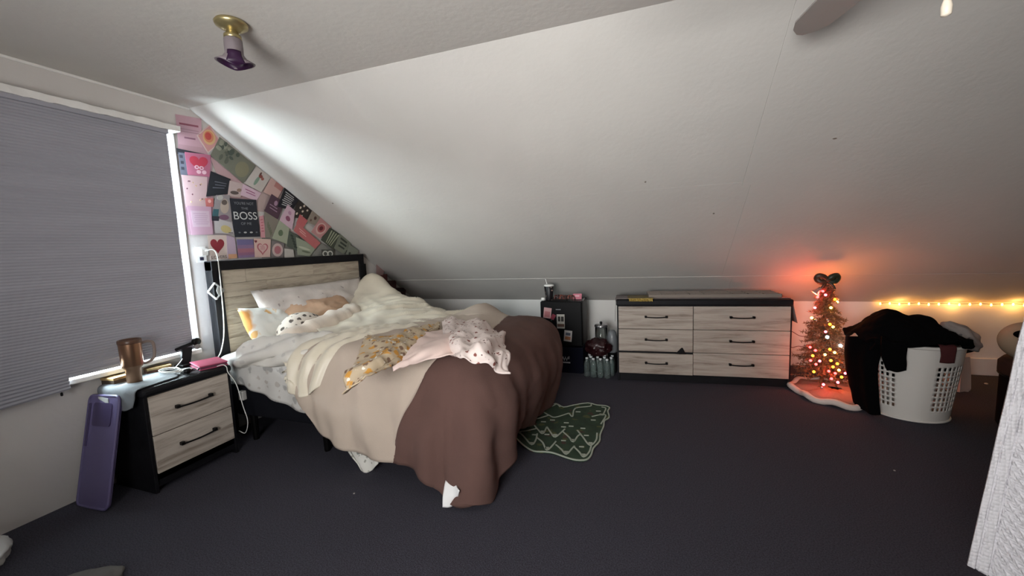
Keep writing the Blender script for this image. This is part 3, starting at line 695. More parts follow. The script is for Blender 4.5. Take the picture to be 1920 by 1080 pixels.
# outlet, cable and diamond on the wall
ou = thing('wall_plug', 'white plug adapter in the wall outlet left of the headboard', 'plug', (0, 2.105, 1.43))
obj('outlet_plate', box(0, .006, -.038, .038, -.06, .06, .002), WHITE_P, ou)
obj('adapter', box(.005, .05, -.026, .026, -.01, .042, .006), WHITE_P, ou)
obj('socket', box(.005, .008, -.014, .014, -.045, -.02, .002), M('dark_socket', (30, 30, 50), .5), ou)
tag(obj('phone_cable', tube([(.05, 2.105, 1.455), (.085, 2.14, 1.462), (.10, 2.155, 1.42), (.112, 2.15, 1.30), (.125, 2.14, 1.15), (.13, 2.13, .95), (.13, 2.115, .80), (.15, 2.07, .70), (.20, 2.01, .672), (.25, 1.965, .668)], .004, 8, 70), WHITE_P, smooth=True), 'white cable hanging from the wall plug down to the nightstand', 'cable')
dm = thing('diamond_hanger', 'white diamond-shaped frame hanging on the headboard post by the cable', 'hanger', (.112, 2.105, 1.15))
cs = [(0, 0, .062), (0, .062, 0), (0, 0, -.062), (0, -.055, 0)]
for a, b, mt_ in ((0, 3, WHITE_P), (3, 2, WHITE_P), (2, 1, M('grey_plastic', (150, 150, 148), .5)), (1, 0, M('grey_plastic', (150, 150, 148), .5))):
    obj('side_bar', tube([cs[a], cs[b]], .0075, 4), mt_, dm)
obj('plate', prism([(.045, 0), (.02, .04), (.008, .0), (.02, -.04)], 0, -.003, .002), M('grey_plastic', (150, 150, 148), .5), dm)

# ------------------------------------------------------------------ cards on the gable wall
CARD = {}
def cm(c, r=.75):
    g = sum(c)/3; q = tuple(int(max(0, (g+(v-g)*.80)*.93)) for v in c)
    return M('card_%d_%d_%d' % c, q, r)
NCARD = [0]
UX = Vector((1, 0, 0))
def card(name, q, col, label, lift=None, cat='card'):
    """flat print on the gable wall; q = four corners (pixels) TL, TR, BR, BL"""
    NCARD[0] += 1; h = .002 + .0008*NCARD[0] if lift is None else lift
    W3 = [ax(x, y, 0) for x, y in q]
    poly = [(p.y, p.z) for p in W3]
    o = obj(name, prism(poly, 0, h, h+.0008), cm(col)); tag(o, label, cat, 'cards and prints on the gable wall')
    def pt(a, b):
        t = W3[0].lerp(W3[1], a); bt = W3[3].lerp(W3[2], a); p = t.lerp(bt, b); p.x = h+.0012; return p
    o_u = (W3[1]-W3[0]).normalized(); o_v = (W3[0]-W3[3]).normalized()
    return o, pt, o_u, o_v, (W3[1]-W3[0]).length, (W3[0]-W3[3]).length
def blob(nm, c, pts, parent):
    d = Vector((.0003, 0, 0))
    k = len(parent.children)*.00025
    bm = prism([(p.y, p.z) for p in pts], 0, pts[0].x-.0006, pts[0].x+.0001+k); return obj(nm, bm, cm(c), parent)
def disc(C, a, b, ra, rb, c, nm='printed_disc', n=20):
    return blob(nm, c, [C[1](a+ra*math.cos(t*2*PI/n), b+rb*math.sin(t*2*PI/n)) for t in range(n)], C[0])
def rect(C, a0, b0, a1, b1, c, nm='printed_block'): return blob(nm, c, [C[1](a0, b0), C[1](a1, b0), C[1](a1, b1), C[1](a0, b1)], C[0])
def heart(C, a, b, s, sb, c, nm='printed_heart'):
    P_ = []
    for k in range(28):
        t = 2*PI*k/28; P_.append(C[1](a+s*16*math.sin(t)**3/17, b-sb*(13*math.cos(t)-5*math.cos(2*t)-2*math.cos(3*t)-math.cos(4*t))/15))
    return blob(nm, c, P_, C[0])
def lines(C, b0, b1, n, c, a0=.15, a1=.85, w=.35, jag=.1, seed=1):
    r = random.Random(seed); bm = bmesh.new(); s = (b1-b0)/n
    for k in range(n):
        x0 = a0+jag*r.random(); x1 = a1-jag*r.random(); y = b0+s*k
        ps = [C[1](x0, y), C[1](x1, y), C[1](x1, y+s*w), C[1](x0, y+s*w)]
        join(bm, prism([(p.y, p.z) for p in ps], 0, ps[0].x-.0006, ps[0].x+.0002+len(C[0].children)*.00025))
    return obj('printed_lines', bm, cm(c), C[0])
# backing sheets
card('backing_paper', [(332, 232), (372, 236), (392, 300), (334, 300)], (196, 150, 160), 'dusty pink backing sheet near the window corner of the print wall')
card('backing_paper', [(392, 291), (456, 345), (486, 385), (426, 380)], (198, 158, 162), 'dusty pink backing sheet showing between the black cards and the green print')
card('backing_paper', [(478, 318), (530, 354), (520, 400), (470, 395)], (190, 164, 160), 'greyish pink backing sheet in the middle of the print wall')
card('backing_paper', [(392, 380), (436, 380), (440, 440), (394, 440)], (178, 168, 172), 'pale lilac grey backing sheet left of the boss print')
card('backing_paper', [(490, 440), (560, 440), (640, 470), (660, 484), (490, 484)], (150, 150, 142), 'grey green backing sheet just above the headboard')
card('backing_paper', [(336, 300), (396, 300), (400, 440), (352, 440)], (190, 150, 164), 'mauve pink backing sheet beside the window casing')
c = card('text_print', [(327, 214), (376, 223), (378, 277), (333, 270)], (206, 158, 170), 'pink text print in the top corner of the print wall')
lines(c, .26, .34, 1, (150, 70, 90), .1, .95, .8); lines(c, .45, .62, 2, (176, 130, 146), .1, .95, .3); lines(c, .72, .80, 1, (150, 96, 120), .25, .8, .7)
c = card('sun_print', [(391, 233), (414, 267), (388, 288), (367, 254)], (222, 190, 184), 'pink card with a glowing orange sun turned on its corner')
rect(c, .06, .06, .94, .94, (212, 142, 140)); disc(c, .45, .45, .36, .36, (226, 178, 116)); disc(c, .42, .45, .27, .27, (222, 130, 84)); disc(c, .38, .46, .18, .18, (206, 62, 54))
c = card('leafy_print', [(410, 257), (478, 311), (455, 344), (393, 291)], (116, 118, 100), 'dark green leafy drawing with a pale round face along the slope edge')
disc(c, .78, .55, .17, .36, (134, 130, 98))
rr = random.Random(9)
for k in range(16): disc(c, .08+.5*rr.random(), .1+.8*rr.random(), .03+.04*rr.random(), .05+.12*rr.random(), ((70, 82, 70), (146, 148, 128), (88, 94, 78))[k % 3], 'printed_leaf', 8)
c = card('dark_photo', [(329, 278), (394, 292), (393, 300), (331, 289)], (44, 46, 56), 'narrow dark photo strip above the red heart print')
c = card('blue_photo', [(332, 286), (347, 288), (351, 329), (337, 328)], (104, 108, 124), 'blue grey photo sliver against the window casing')
lines(c, .1, .9, 3, (60, 62, 76), .1, .6, .5)
c = card('red_heart_print', [(344, 285), (393, 291), (391, 332), (350, 328)], (190, 96, 128), 'magenta print with a big red heart and white lettering')
heart(c, .52, .42, .40, .36, (206, 44, 70)); 
for k, (a, b) in enumerate(((.42, .62), (.62, .64), (.5, .82), (.74, .82))): disc(c, a, b, .10, .09, (238, 190, 206)); 
for k, (a, b) in enumerate(((.42, .62), (.62, .64))): disc(c, a, b+.0, .04, .035, (206, 60, 90), 'printed_dot', 10)
c = card('dotted_print', [(338, 328), (386, 332), (386, 388), (346, 388)], (216, 178, 180), 'pale pink print sprinkled with small dark dots')
rr = random.Random(4)
for k in range(12): disc(c, .1+.8*rr.random(), .1+.8*rr.random(), .03, .025, ((120, 74, 86), (206, 170, 120))[k % 2], 'printed_dot', 8)
c = card('black_script_card', [(393, 321), (430, 336), (427, 364), (384, 369)], (30, 32, 42), 'black card with faint grey script writing above the boss print')
lines(c, .35, .75, 3, (96, 100, 112), .2, .85, .3, .25, 4)
c = card('coral_photo', [(382, 372), (398, 372), (398, 388), (384, 388)], (206, 104, 98), 'small coral red photo below the black script card')
disc(c, .5, .35, .2, .2, (240, 180, 170))
c = card('torn_card', [(428, 339), (460, 346), (448, 371), (424, 368)], (196, 172, 168), 'beige pink card with a brown smudge above the boss print')
disc(c, .45, .72, .3, .12, (92, 78, 74)); disc(c, .7, .5, .15, .12, (150, 120, 104))
c = card('cactus_print', [(478, 312), (506, 332), (487, 361), (456, 344)], (196, 188, 180), 'grey card with a flowering cactus drawing')
disc(c, .45, .6, .09, .25, (120, 150, 128)); disc(c, .5, .3, .12, .09, (150, 74, 66)); disc(c, .66, .36, .08, .08, (170, 96, 84)); disc(c, .42, .2, .05, .1, (110, 70, 60))
c = card('pink_script_card', [(453, 345), (487, 362), (478, 377), (448, 366)], (214, 178, 196), 'lilac pink card with dark pink handwriting below the cactus')
lines(c, .3, .75, 2, (160, 70, 120), .15, .85, .3, .15)
c = card('salmon_photo', [(506, 333), (529, 352), (517, 374), (491, 360)], (206, 164, 154), 'salmon photo beside the slope edge')
rect(c, .4, 0, 1, .35, (190, 122, 116))
c = card('collage_photo', [(402, 366), (428, 366), (432, 416), (393, 414)], (150, 142, 144), 'collage photo of a statue face left of the boss print')
disc(c, .62, .42, .26, .28, (190, 168, 150)); disc(c, .6, .28, .18, .1, (96, 84, 76)); rect(c, 0, .55, .3, .92, (50, 96, 106)); rect(c, 0, .82, .35, 1, (40, 40, 54)); disc(c, .6, .85, .25, .1, (120, 76, 104)); disc(c, .3, .1, .2, .1, (184, 180, 176))
c = card('moon_card', [(398, 408), (432, 418), (436, 439), (400, 437)], (192, 186, 186), 'pale card with a yellow dome under the statue collage')
disc(c, .6, .66, .28, .3, (200, 180, 112)); rect(c, .7, .88, .95, .94, (70, 66, 66))
c = card('lilac_letter', [(347, 386), (392, 388), (396, 440), (356, 441)], (204, 158, 180), 'lilac pink letter print low beside the window casing')
rect(c, .12, .16, .9, .72, (214, 182, 200)); lines(c, .25, .68, 6, (190, 150, 176), .18, .85, .25)
# boss print with its lettering
c = card('boss_print', [(427, 372), (477, 375), (484, 444), (437, 445)], (30, 34, 46), 'black poster reading you are not the boss of me', cat='poster')
LT = cm((214, 216, 214)); LG = cm((140, 146, 152))
bw = c[4]; bh = c[5]
text_mesh("YOU'RE NOT", .030, c[1](.5, .12), c[2], c[3], UX, LG, 'lettering', c[0], bw*.74)
text_mesh("THE", .026, c[1](.5, .25), c[2], c[3], UX, LG, 'lettering', c[0], bw*.26)
text_mesh("BOSS", .090, c[1](.5, .45), c[2], c[3], UX, LT, 'lettering', c[0], bw*.88)
text_mesh("OF ME", .030, c[1](.5, .65), c[2], c[3], UX, LG, 'lettering', c[0], bw*.40)
disc(c, .42, .88, .06, .022, (190, 192, 190), 'printed_eye', 10); disc(c, .66, .88, .06, .022, (190, 192, 190), 'printed_eye', 10)
disc(c, .2, .88, .04, .02, (110, 116, 120), 'printed_eye', 10); disc(c, .88, .88, .04, .02, (110, 116, 120), 'printed_eye', 10)
c = card('lovers_card', [(385, 441), (421, 441), (423, 486), (390, 487)], (222, 200, 188), 'cream card with a big red heart reading lovers', cat='card')
heart(c, .48, .42, .40, .32, (150, 30, 44)); text_mesh('LOVERS', .032, c[1](.52, .91), c[2], c[3], UX, cm((40, 38, 44)), 'lettering', c[0], c[4]*.80)
c = card('lilac_gradient', [(421, 440), (436, 446), (441, 484), (423, 486)], (192, 168, 192), 'lilac card with an orange corner right of the lovers card')
rect(c, .1, .8, 1, 1, (222, 160, 112))
c = card('sunset_photo', [(440, 449), (471, 449), (474, 482), (443, 484)], (138, 108, 150), 'purple and pink sunset photo under the boss print')
rect(c, 0, 0, 1, .3, (108, 100, 152)); rect(c, 0, .5, 1, .72, (176, 104, 124)); rect(c, 0, .72, 1, .86, (150, 96, 130))
c = card('heart_print', [(472, 447), (504, 449), (503, 482), (474, 483)], (222, 184, 172), 'peach card with an outlined pink heart')
heart(c, .5, .52, .36, .34, (190, 92, 104)); heart(c, .5, .51, .28, .26, (222, 178, 172), 'printed_heart'); lines(c, .4, .62, 3, (190, 92, 104), .34, .66, .3, .05); heart(c, .1, .16, .08, .08, (130, 44, 56))
c = card('rose_disc_print', [(505, 452), (529, 455), (528, 483), (504, 483)], (126, 116, 116), 'grey card with a glowing pink disc above the headboard')
disc(c, .5, .52, .42, .42, (206, 178, 172)); disc(c, .5, .52, .26, .26, (190, 110, 120))
c = card('pink_strip', [(482, 406), (490, 404), (494, 446), (485, 446)], (212, 142, 150), 'narrow pink strip print right of the boss print')
lines(c, .15, .8, 5, (190, 96, 110), .2, .8, .4)
c = card('olive_photo', [(491, 392), (520, 414), (505, 446), (493, 445)], (134, 126, 112), 'olive brown photo of dried grass')
for k in range(5): disc(c, .3+.12*k, .5+.08*k, .06, .14, (110, 112, 92), 'printed_leaf', 8)
c = card('plum_print', [(505, 364), (528, 380), (517, 412), (491, 396)], (82, 52, 70), 'plum print with pale script near the slope')
disc(c, .5, .3, .12, .14, (170, 132, 160)); lines(c, .5, .8, 2, (160, 124, 150), .15, .8, .3)
c = card('black_list_print', [(529, 352), (556, 374), (543, 395), (516, 388)], (28, 28, 38), 'black print with rows of white typed lines by the slope')
lines(c, .12, .9, 7, (196, 196, 200), .12, .8, .4)
c = card('blossom_photo', [(556, 374), (582, 393), (570, 412), (541, 407)], (52, 46, 42), 'dark photo of small white blossoms by the slope')
for a, b in ((.3, .35), (.52, .5), (.25, .75), (.75, .3), (.6, .82), (.45, .15)): disc(c, a, b, .06, .08, (214, 196, 176), 'printed_blossom', 8)
c = card('lips_print', [(535, 384), (549, 396), (543, 431), (519, 414)], (214, 176, 196), 'lilac print with drawn lips and a rose')
disc(c, .5, .62, .2, .13, (150, 76, 110)); disc(c, .5, .3, .16, .1, (190, 140, 170))
c = card('green_card', [(519, 413), (538, 428), (533, 458), (505, 447)], (164, 172, 146), 'pale green card with a dark green leaf dot')
disc(c, .42, .55, .17, .17, (96, 116, 86))
c = card('dark_leaf_card', [(537, 433), (557, 445), (556, 472), (533, 462)], (84, 94, 82), 'dark green leaf photo left of the coral print')
for k in range(5): disc(c, .3+.1*k, .2+.15*k, .14, .08, (54, 64, 56), 'printed_leaf', 8)
c = card('green_stem_card', [(550, 445), (590, 462), (576, 481), (553, 478)], (158, 168, 144), 'light green leaf stem print above the headboard')
disc(c, .45, .5, .35, .08, (196, 202, 176), 'printed_leaf'); disc(c, .6, .7, .3, .07, (112, 124, 98), 'printed_leaf')
c = card('white_disc_card', [(528, 466), (545, 468), (547, 484), (528, 484)], (196, 190, 182), 'small white round card behind the headboard top')
c = card('brown_card', [(581, 393), (596, 408), (587, 424), (570, 416)], (152, 138, 124), 'taupe card with dark brown spots by the slope')
disc(c, .6, .4, .13, .16, (84, 56, 48)); disc(c, .3, .75, .1, .1, (120, 92, 76))
c = card('coral_heart_card', [(557, 402), (572, 414), (563, 428), (550, 419)], (206, 96, 100), 'small coral card tilted above the coral banner')
c = card('coral_banner', [(552, 417), (596, 456), (586, 467), (545, 433)], (204, 102, 104), 'long coral red banner print with pale script')
lines(c, .35, .75, 2, (236, 176, 170), .12, .5, .35)
c = card('swirl_print', [(596, 408), (616, 426), (595, 448), (578, 435)], (204, 140, 140), 'pink print with a dark red swirl beside the slope')
disc(c, .5, .5, .38, .36, (226, 178, 172)); disc(c, .5, .48, .28, .26, (190, 92, 96)); disc(c, .5, .48, .14, .14, (120, 40, 48))
c = card('feather_print', [(613, 427), (634, 440), (619, 468), (596, 450)], (74, 82, 68), 'dark green print of pale grass blades near the slope end')
for k in range(4):
    a = .22+.2*k; blob('printed_blade', (176, 184, 150), [c[1](a, .1), c[1](a+.09, .08), c[1](a*.6+.26, .92), c[1](a*.6+.22, .92)], c[0])
c = card('green_letter_print', [(632, 438), (654, 456), (640, 477), (621, 466)], (126, 134, 116), 'grey green print with dark brush letters')
lines(c, .15, .85, 3, (62, 70, 62), .15, .85, .5, .15)
c = card('moss_card', [(650, 458), (668, 470), (662, 484), (642, 480)], (142, 148, 132), 'moss green card at the lower end of the slope')
disc(c, .3, .7, .1, .12, (60, 70, 60))
c = card('cross_pattern_card', [(597, 468), (620, 468), (620, 484), (598, 484)], (84, 88, 80), 'small dark card with white crossed rings')
for a in (.3, .7): disc(c, a, .5, .24, .36, (214, 214, 204)); disc(c, a, .5, .14, .22, (84, 88, 80))
c = card('red_photo', [(698, 514), (721, 514), (722, 529), (699, 532)], (126, 62, 58), 'dark red photo right of the headboard')
disc(c, .5, .45, .15, .2, (190, 90, 70))
c = card('maroon_photo', [(717, 526), (738, 526), (738, 546), (718, 546)], (92, 46, 48), 'maroon photo lower right of the headboard')
disc(c, .3, .6, .12, .15, (140, 80, 70)); disc(c, .7, .3, .1, .12, (70, 36, 40))
c = card('wine_photo', [(736, 539), (757, 540), (754, 562), (738, 560)], (78, 42, 46), 'wine red photo lowest by the slope behind the sheet')
rect(c, .2, .1, .8, .3, (50, 32, 38))
c = card('blush_sheet', [(700, 494), (716, 508), (712, 516), (700, 516)], (176, 140, 138), 'blush pink paper scrap right of the headboard post')

# ------------------------------------------------------------------ ceiling light and fan
BRASS = M('brass', (172, 158, 116), .34, metal=.85)
lamp = thing('ceiling_light', 'brass ceiling light with a frosted tulip shade edged in purple', 'light', (1.353, 1.481, H))
obj('canopy', lathe([(.0, 0), (.026, 0), (.064, -.004), (.070, -.012), (.067, -.022), (.046, -.036), (.028, -.046), (0, -.046)], 36), BRASS, lamp, smooth=True)
obj('neck', lathe([(.022, -.042), (.026, -.05), (.026, -.058), (.036, -.064), (.037, -.078), (.032, -.082), (0, -.082)], 28), BRASS, lamp, smooth=True)
FROST = M('frosted_glass', (128, 118, 122), .4, trans=.25)
PURG = M('purple_glass', (44, 22, 48), .4, spec=.3)
PH = -2*math.radians(52)
def pet(k): return lambda a, q: 1+(0, 0, 0, .03, .16, .42)[q]*math.cos(a*2+PH)*k
def lower(bm, k):
    for v in bm.verts:
        t = max(0, (-.150-v.co.z)/.045)
        v.co.z += t*.012*math.cos(math.atan2(v.co.y, v.co.x)*2+PH)*k
    return bm
obj('shade', lower(lathe([(.032, -.076), (.038, -.084), (.039, -.115), (.037, -.148), (.044, -.172), (.058, -.192)], 64, cap=False, wob=pet(1)), 1), FROST, lamp, smooth=True, solid=.003)
obj('purple_lining', lower(lathe([(.030, -.10), (.034, -.11), (.035, -.12), (.0335, -.150), (.040, -.175), (.053, -.197)], 64, cap=False, wob=pet(.9)), 1), PURG, lamp, smooth=True, solid=.002)
bm = lower(lathe([(.0375, -.140), (.0385, -.150), (.0395, -.156), (.0395, -.160), (.0455, -.174), (.0565, -.1925)], 64, cap=False, wob=pet(1)), 1)
bmesh.ops.delete(bm, geom=[f for f in bm.faces if math.cos(math.atan2(f.calc_center_median().y, f.calc_center_median().x)*2+PH) > -.05], context='FACES')
for v in bm.verts: v.co.x *= 1.03; v.co.y *= 1.03
obj('purple_petal', bm, PURG, lamp, smooth=True, solid=.002)
obj('bulb', lathe([(.0, -.165), (.018, -.155), (.022, -.138), (.015, -.112), (.010, -.08), (0, -.08)], 18), PURG, lamp, smooth=True)
FANM = M('fan_blade', (150, 146, 142), .6)
fx, fy, fz = 4.05, 1.17, 2.27
fan = thing('ceiling_fan', 'ceiling fan with pale grey blades at the top of the room', 'fan', (fx, fy, H))
obj('downrod', lathe([(.06, 0), (.065, -.03), (.02, -.05), (.016, -.12), (.0, -.12)], 20), WHITE_P, fan, smooth=True)
obj('motor', lathe([(.0, -.11), (.09, -.115), (.12, -.15), (.12, -.21), (.09, -.25), (.05, -.27), (.0, -.275)], 28), WHITE_P, fan, smooth=True)
tipdir = Vector((3.845-fx, 2.16-fy, 0)); a0 = math.atan2(tipdir.y, tipdir.x); bl_len = 1.02
for k in range(5):
    a = a0 + k*2*PI/5
    out = [(.17, -.05), (.3, -.062), (.55, -.070), (.80, -.072), (.93, -.066), (.985, -.045), (bl_len, -.012), (bl_len, .012), (.985, .045), (.93, .066), (.80, .072), (.55, .070), (.3, .062), (.17, .05)]
    bm = prism(out, 2, -.004, .004); bmesh.ops.rotate(bm, verts=bm.verts, cent=(0, 0, 0), matrix=Matrix.Rotation(a, 3, 'Z') @ Matrix.Rotation(.16, 3, 'X')); bmesh.ops.translate(bm, verts=bm.verts, vec=(0, 0, fz-H))
    bd = obj('blade', bm, FANM, fan)
    bm = box(.08, .24, -.018, .018, -.012, -.004, .003); bmesh.ops.rotate(bm, verts=bm.verts, cent=(0, 0, 0), matrix=Matrix.Rotation(a, 3, 'Z')); bmesh.ops.translate(bm, verts=bm.verts, vec=(0, 0, fz-H))
    obj('blade_bracket', bm, BRASS, bd)
pc = ay(1775, 12, 1.17+.05) - Vector((fx, fy, H))
obj('pull_chain', tube([(pc.x*.5, pc.y, -.26), (pc.x, pc.y, pc.z+.03)], .0022, 6), BRASS, fan)
obj('pull_knob', lathe([(.0, pc.z-.022), (.009, pc.z-.018), (.010, pc.z), (.005, pc.z+.02), (0, pc.z+.032)], 14, pc.x, pc.y), M('ivory_knob', (226, 214, 196), .4), fan, smooth=True)

# ------------------------------------------------------------------ fridge corner
FB = M('fridge_black', (7, 7, 9), .45, spec=.2)
fr = thing('mini_fridge', 'black mini fridge with magnets and cards on its door by the low wall', 'fridge', (2.31, 4.2, .285))
obj('cabinet', box(-.228, .228, .03, .36, 0, .50, .010), FB, fr)
obj('door', box(-.228, .228, -.012, .026, .008, .498, .012), FB, fr)
obj('door_badge', box(-.055, .0, -.0145, -.0115, .408, .416, .001), M('silver', (170, 172, 176), .3, metal=.8), fr)
def frc(name, x0, x1, z0, z1, col, label, tilt=0, deco=()):
    o = thing(name, label, 'card', (2.31+(x0+x1)/2, 4.186, .285+(z0+z1)/2)); o.rotation_euler = (0, tilt, 0)
    w = (x1-x0)/2; h = (z1-z0)/2
    obj('sheet', box(-w, w, -.003, 0, -h, h), cm(col), o)
    for (a, b, c_, d, cc) in deco: obj('printed_block', box(a*w, b*w, -.0042, -.003, c_*h, d*h), cm(cc), o)
frc('pink_note', -.19, -.105, .315, .43, (226, 168, 168), 'pink and white note on the upper left of the fridge door', .12, ((-.7, .7, -.75, .3, (206, 120, 124)),))
frc('red_magnet', -.105, -.065, .30, .36, (170, 52, 74), 'small red magnet beside the pink note on the fridge', .5, ((-.4, .4, -1.6, -1, (60, 84, 74)),))
frc('photo_card', -.045, .04, .205, .36, (200, 196, 182), 'pale photo card with dark figures in the middle of the fridge door', .0, ((-.7, -.1, .0, .7, (40, 40, 36)), (.1, .8, .0, .7, (52, 48, 44)), (-.9, .9, -.75, -.35, (110, 74, 60))))
frc('orange_card', .03, .115, .065, .185, (206, 200, 196), 'white card with an orange and blue picture low on the fridge door', .1, ((-.7, .7, -.7, -.1, (196, 120, 74)), (-.6, .6, .1, .6, (84, 92, 110))))
frc('small_sticker', -.115, -.085, .11, .18, (196, 170, 150), 'small beige sticker at the duvet side of the fridge door', 0)
nb_ = thing('navy_carton', 'dark navy carton with white scribbled print under the mini fridge', 'carton', (2.31, 4.2, 0))
obj('carton', box(-.225, .232, -.015, .35, 0, .283, .004), M('navy_card', (15, 17, 30), .8, spec=.1), nb_)
bm = bmesh.new()
for k in range(9):
    x = -.03+k*.013; join(bm, box(x, x+.008, -.0175, -.0145, .135+.018*(k % 2)+(.02 if k == 8 else 0), .16+.018*(k % 2)+(.025 if k == 8 else 0)))
join(bm, box(.01, .09, -.0175, -.0145, .108, .122))
obj('printed_squiggle', bm, cm((206, 206, 208)), nb_)
# on the fridge
ZF = .786
cup = thing('straw_tumbler', 'black floral tumbler with a white lid and straw on the fridge', 'tumbler', (2.165, 4.28, ZF))
obj('cup', lathe([(.0, 0), (.036, 0), (.038, .01), (.054, .155), (.052, .158), (0, .156)], 24), M('floral_black', (22, 20, 24), .4, prints=(((170, 150, 140), 26, .2, 1.0),)), cup, smooth=True)
obj('lid', lathe([(.0, .156), (.056, .156), (.057, .168), (.045, .176), (0, .178)], 24), WHITE_P, cup, smooth=True)
obj('straw', tube([(-.02, 0, .17), (-.04, .005, .235)], .004, 8), WHITE_P, cup)
bm = lathe([(.0, 0), (.024, 0), (.026, .012), (.02, .03), (.0, .034)], 12, 2.10, 4.26); bmesh.ops.translate(bm, verts=bm.verts, vec=(0, 0, ZF))
tag(obj('white_jar', bm, WHITE_P, smooth=True), 'small white jar behind the black tumbler on the fridge', 'jar')
bm = bmesh.new(); rr = random.Random(12)
for k in range(7):
    x = -.085+.03*k; t = tube([(x-.02, -.01, .010), (x-.012, 0, .045+.012*rr.random()), (x+.01, .012, .042), (x+.025, .01, .010)], .0085, 7, 12)
    o = tag(obj('hair_claw', t, M('tortoise_%d' % (k % 3), ((84, 44, 38), (56, 34, 32), (116, 62, 50))[k % 3], .3), smooth=True), 'curved %s tortoiseshell hair claw on the fridge top, %s counted from the black tumbler' % (('brown', 'dark', 'reddish')[k % 3], ('first', 'second', 'third', 'fourth', 'fifth', 'sixth', 'seventh')[k]), 'hair claw', 'hair claws on the fridge top')
    o.location = (2.33, 4.28, ZF)
ct = thing('clear_fridge_tray', 'clear plastic tray on the right of the fridge top', 'tray', (2.46, 4.30, ZF))
obj('tray', box(-.09, .085, -.09, .05, 0, .006, .002), CLEAR, ct)
for a in ((-.09, -.086, -.09, .05), (.081, .085, -.09, .05), (-.09, .085, -.09, -.086)): obj('wall', box(*a, .004, .022), CLEAR, ct)
pk = thing('pink_card_box', 'bright pink card leaning in the tray on the fridge', 'card', (2.475, 4.30, ZF+.008))
bm = box(-.05, .045, -.004, .004, 0, .062, .001); bmesh.ops.rotate(bm, verts=bm.verts, cent=(0, 0, 0), matrix=Matrix.Rotation(-.25, 3, 'X')); obj('sheet', bm, cm((224, 118, 138)), pk)
bm = box(-.03, .02, -.0052, -.004, .03, .045, .0); bmesh.ops.rotate(bm, verts=bm.verts, cent=(0, 0, 0), matrix=Matrix.Rotation(-.25, 3, 'X')); obj('printed_band', bm, cm((240, 190, 196)), pk)
# bottles between fridge and dresser
BOT = M('bottle_plastic', (206, 222, 220), .12, trans=.9, ior=1.25); CAPM = M('bottle_cap', (216, 220, 222), .4)
bt = thing('water_bottle', 'clear plastic water bottle standing between fridge and dresser', 'bottle', (0, 0, 0), 0, 'water bottles beside the dresser')
obj('bottle', lathe([(.0, 0), (.026, 0), (.031, .006), (.031, .05), (.028, .055), (.031, .06), (.031, .125), (.028, .150), (.013, .182), (.013, .19), (0, .19)], 16), BOT, bt, smooth=True)
obj('cap', lathe([(.0145, .186), (.0145, .202), (.0, .203)], 14), CAPM, bt, smooth=True)
spots = [(2.590, 4.12), (2.660, 4.10), (2.730, 4.11), (2.800, 4.10), (2.625, 4.18), (2.695, 4.18), (2.765, 4.18), (2.835, 4.18), (2.60, 4.25), (2.68, 4.25), (2.76, 4.25), (2.84, 4.25)]
for i, (x, y) in enumerate(spots):
    o = bt if i == 0 else copy_tree(bt)
    o.location = (x, y, 0); o.rotation_euler = (0, 0, i*.7)
    o['label'] = 'clear water bottle in the %s row beside the dresser, %s counted from the fridge' % (('front', 'middle', 'back')[i//4], ('first', 'second', 'third', 'fourth')[i % 4])
bm = bmesh.new(); bmesh.ops.create_icosphere(bm, subdivisions=4, radius=1)
for v in bm.verts:
    c = v.co.copy(); k = 1+.22*nz(c, 2.3)+.10*nz(c, 5.5); v.co = Vector((c.x*.135*k, c.y*.10*k, .105+c.z*.095*k))
o = tag(obj('dark_red_bag', bm, M('dark_red_foil', (40, 15, 18), .3, var=(14, .5), bump=(30, .5), prints=(((150, 132, 128), 34, .14, 1),)), smooth=True), 'crinkled dark red bag piled on top of the water bottles', 'bag'); o.location = (2.70, 4.19, .196)
jar = thing('glass_canister', 'small glass canister with a silver lid and knob behind the bottles', 'canister', (2.715, 4.36, .0))
obj('glass', lathe([(.0, .20), (.06, .20), (.065, .21), (.065, .48), (.06, .485), (0, .485)], 20), CLEAR, jar, smooth=True)
obj('stand', lathe([(.05, 0), (.055, .005), (.05, .20), (0, .2)], 16), BLACKM, jar, smooth=True)
SILV = M('silver_lid', (196, 196, 198), .25, metal=.9)
obj('lid', lathe([(.0, .485), (.07, .485), (.072, .495), (.068, .508), (0, .512)], 20), SILV, jar, smooth=True)
obj('knob', lathe([(.008, .51), (.016, .525), (.014, .54), (0, .546)], 12), BLACKM, jar, smooth=True)
jg = thing('grey_jug', 'translucent grey jug standing against the dresser side', 'jug', (2.835, 4.32, 0))
obj('body', lathe([(.0, .22), (.045, .22), (.055, .25), (.055, .38), (.04, .44), (.025, .46), (0, .462)], 20), M('grey_translucent', (140, 144, 148), .3, trans=.4), jg, smooth=True)
obj('stand', lathe([(.045, 0), (.05, .22), (0, .22)], 14), BLACKM, jg, smooth=True)

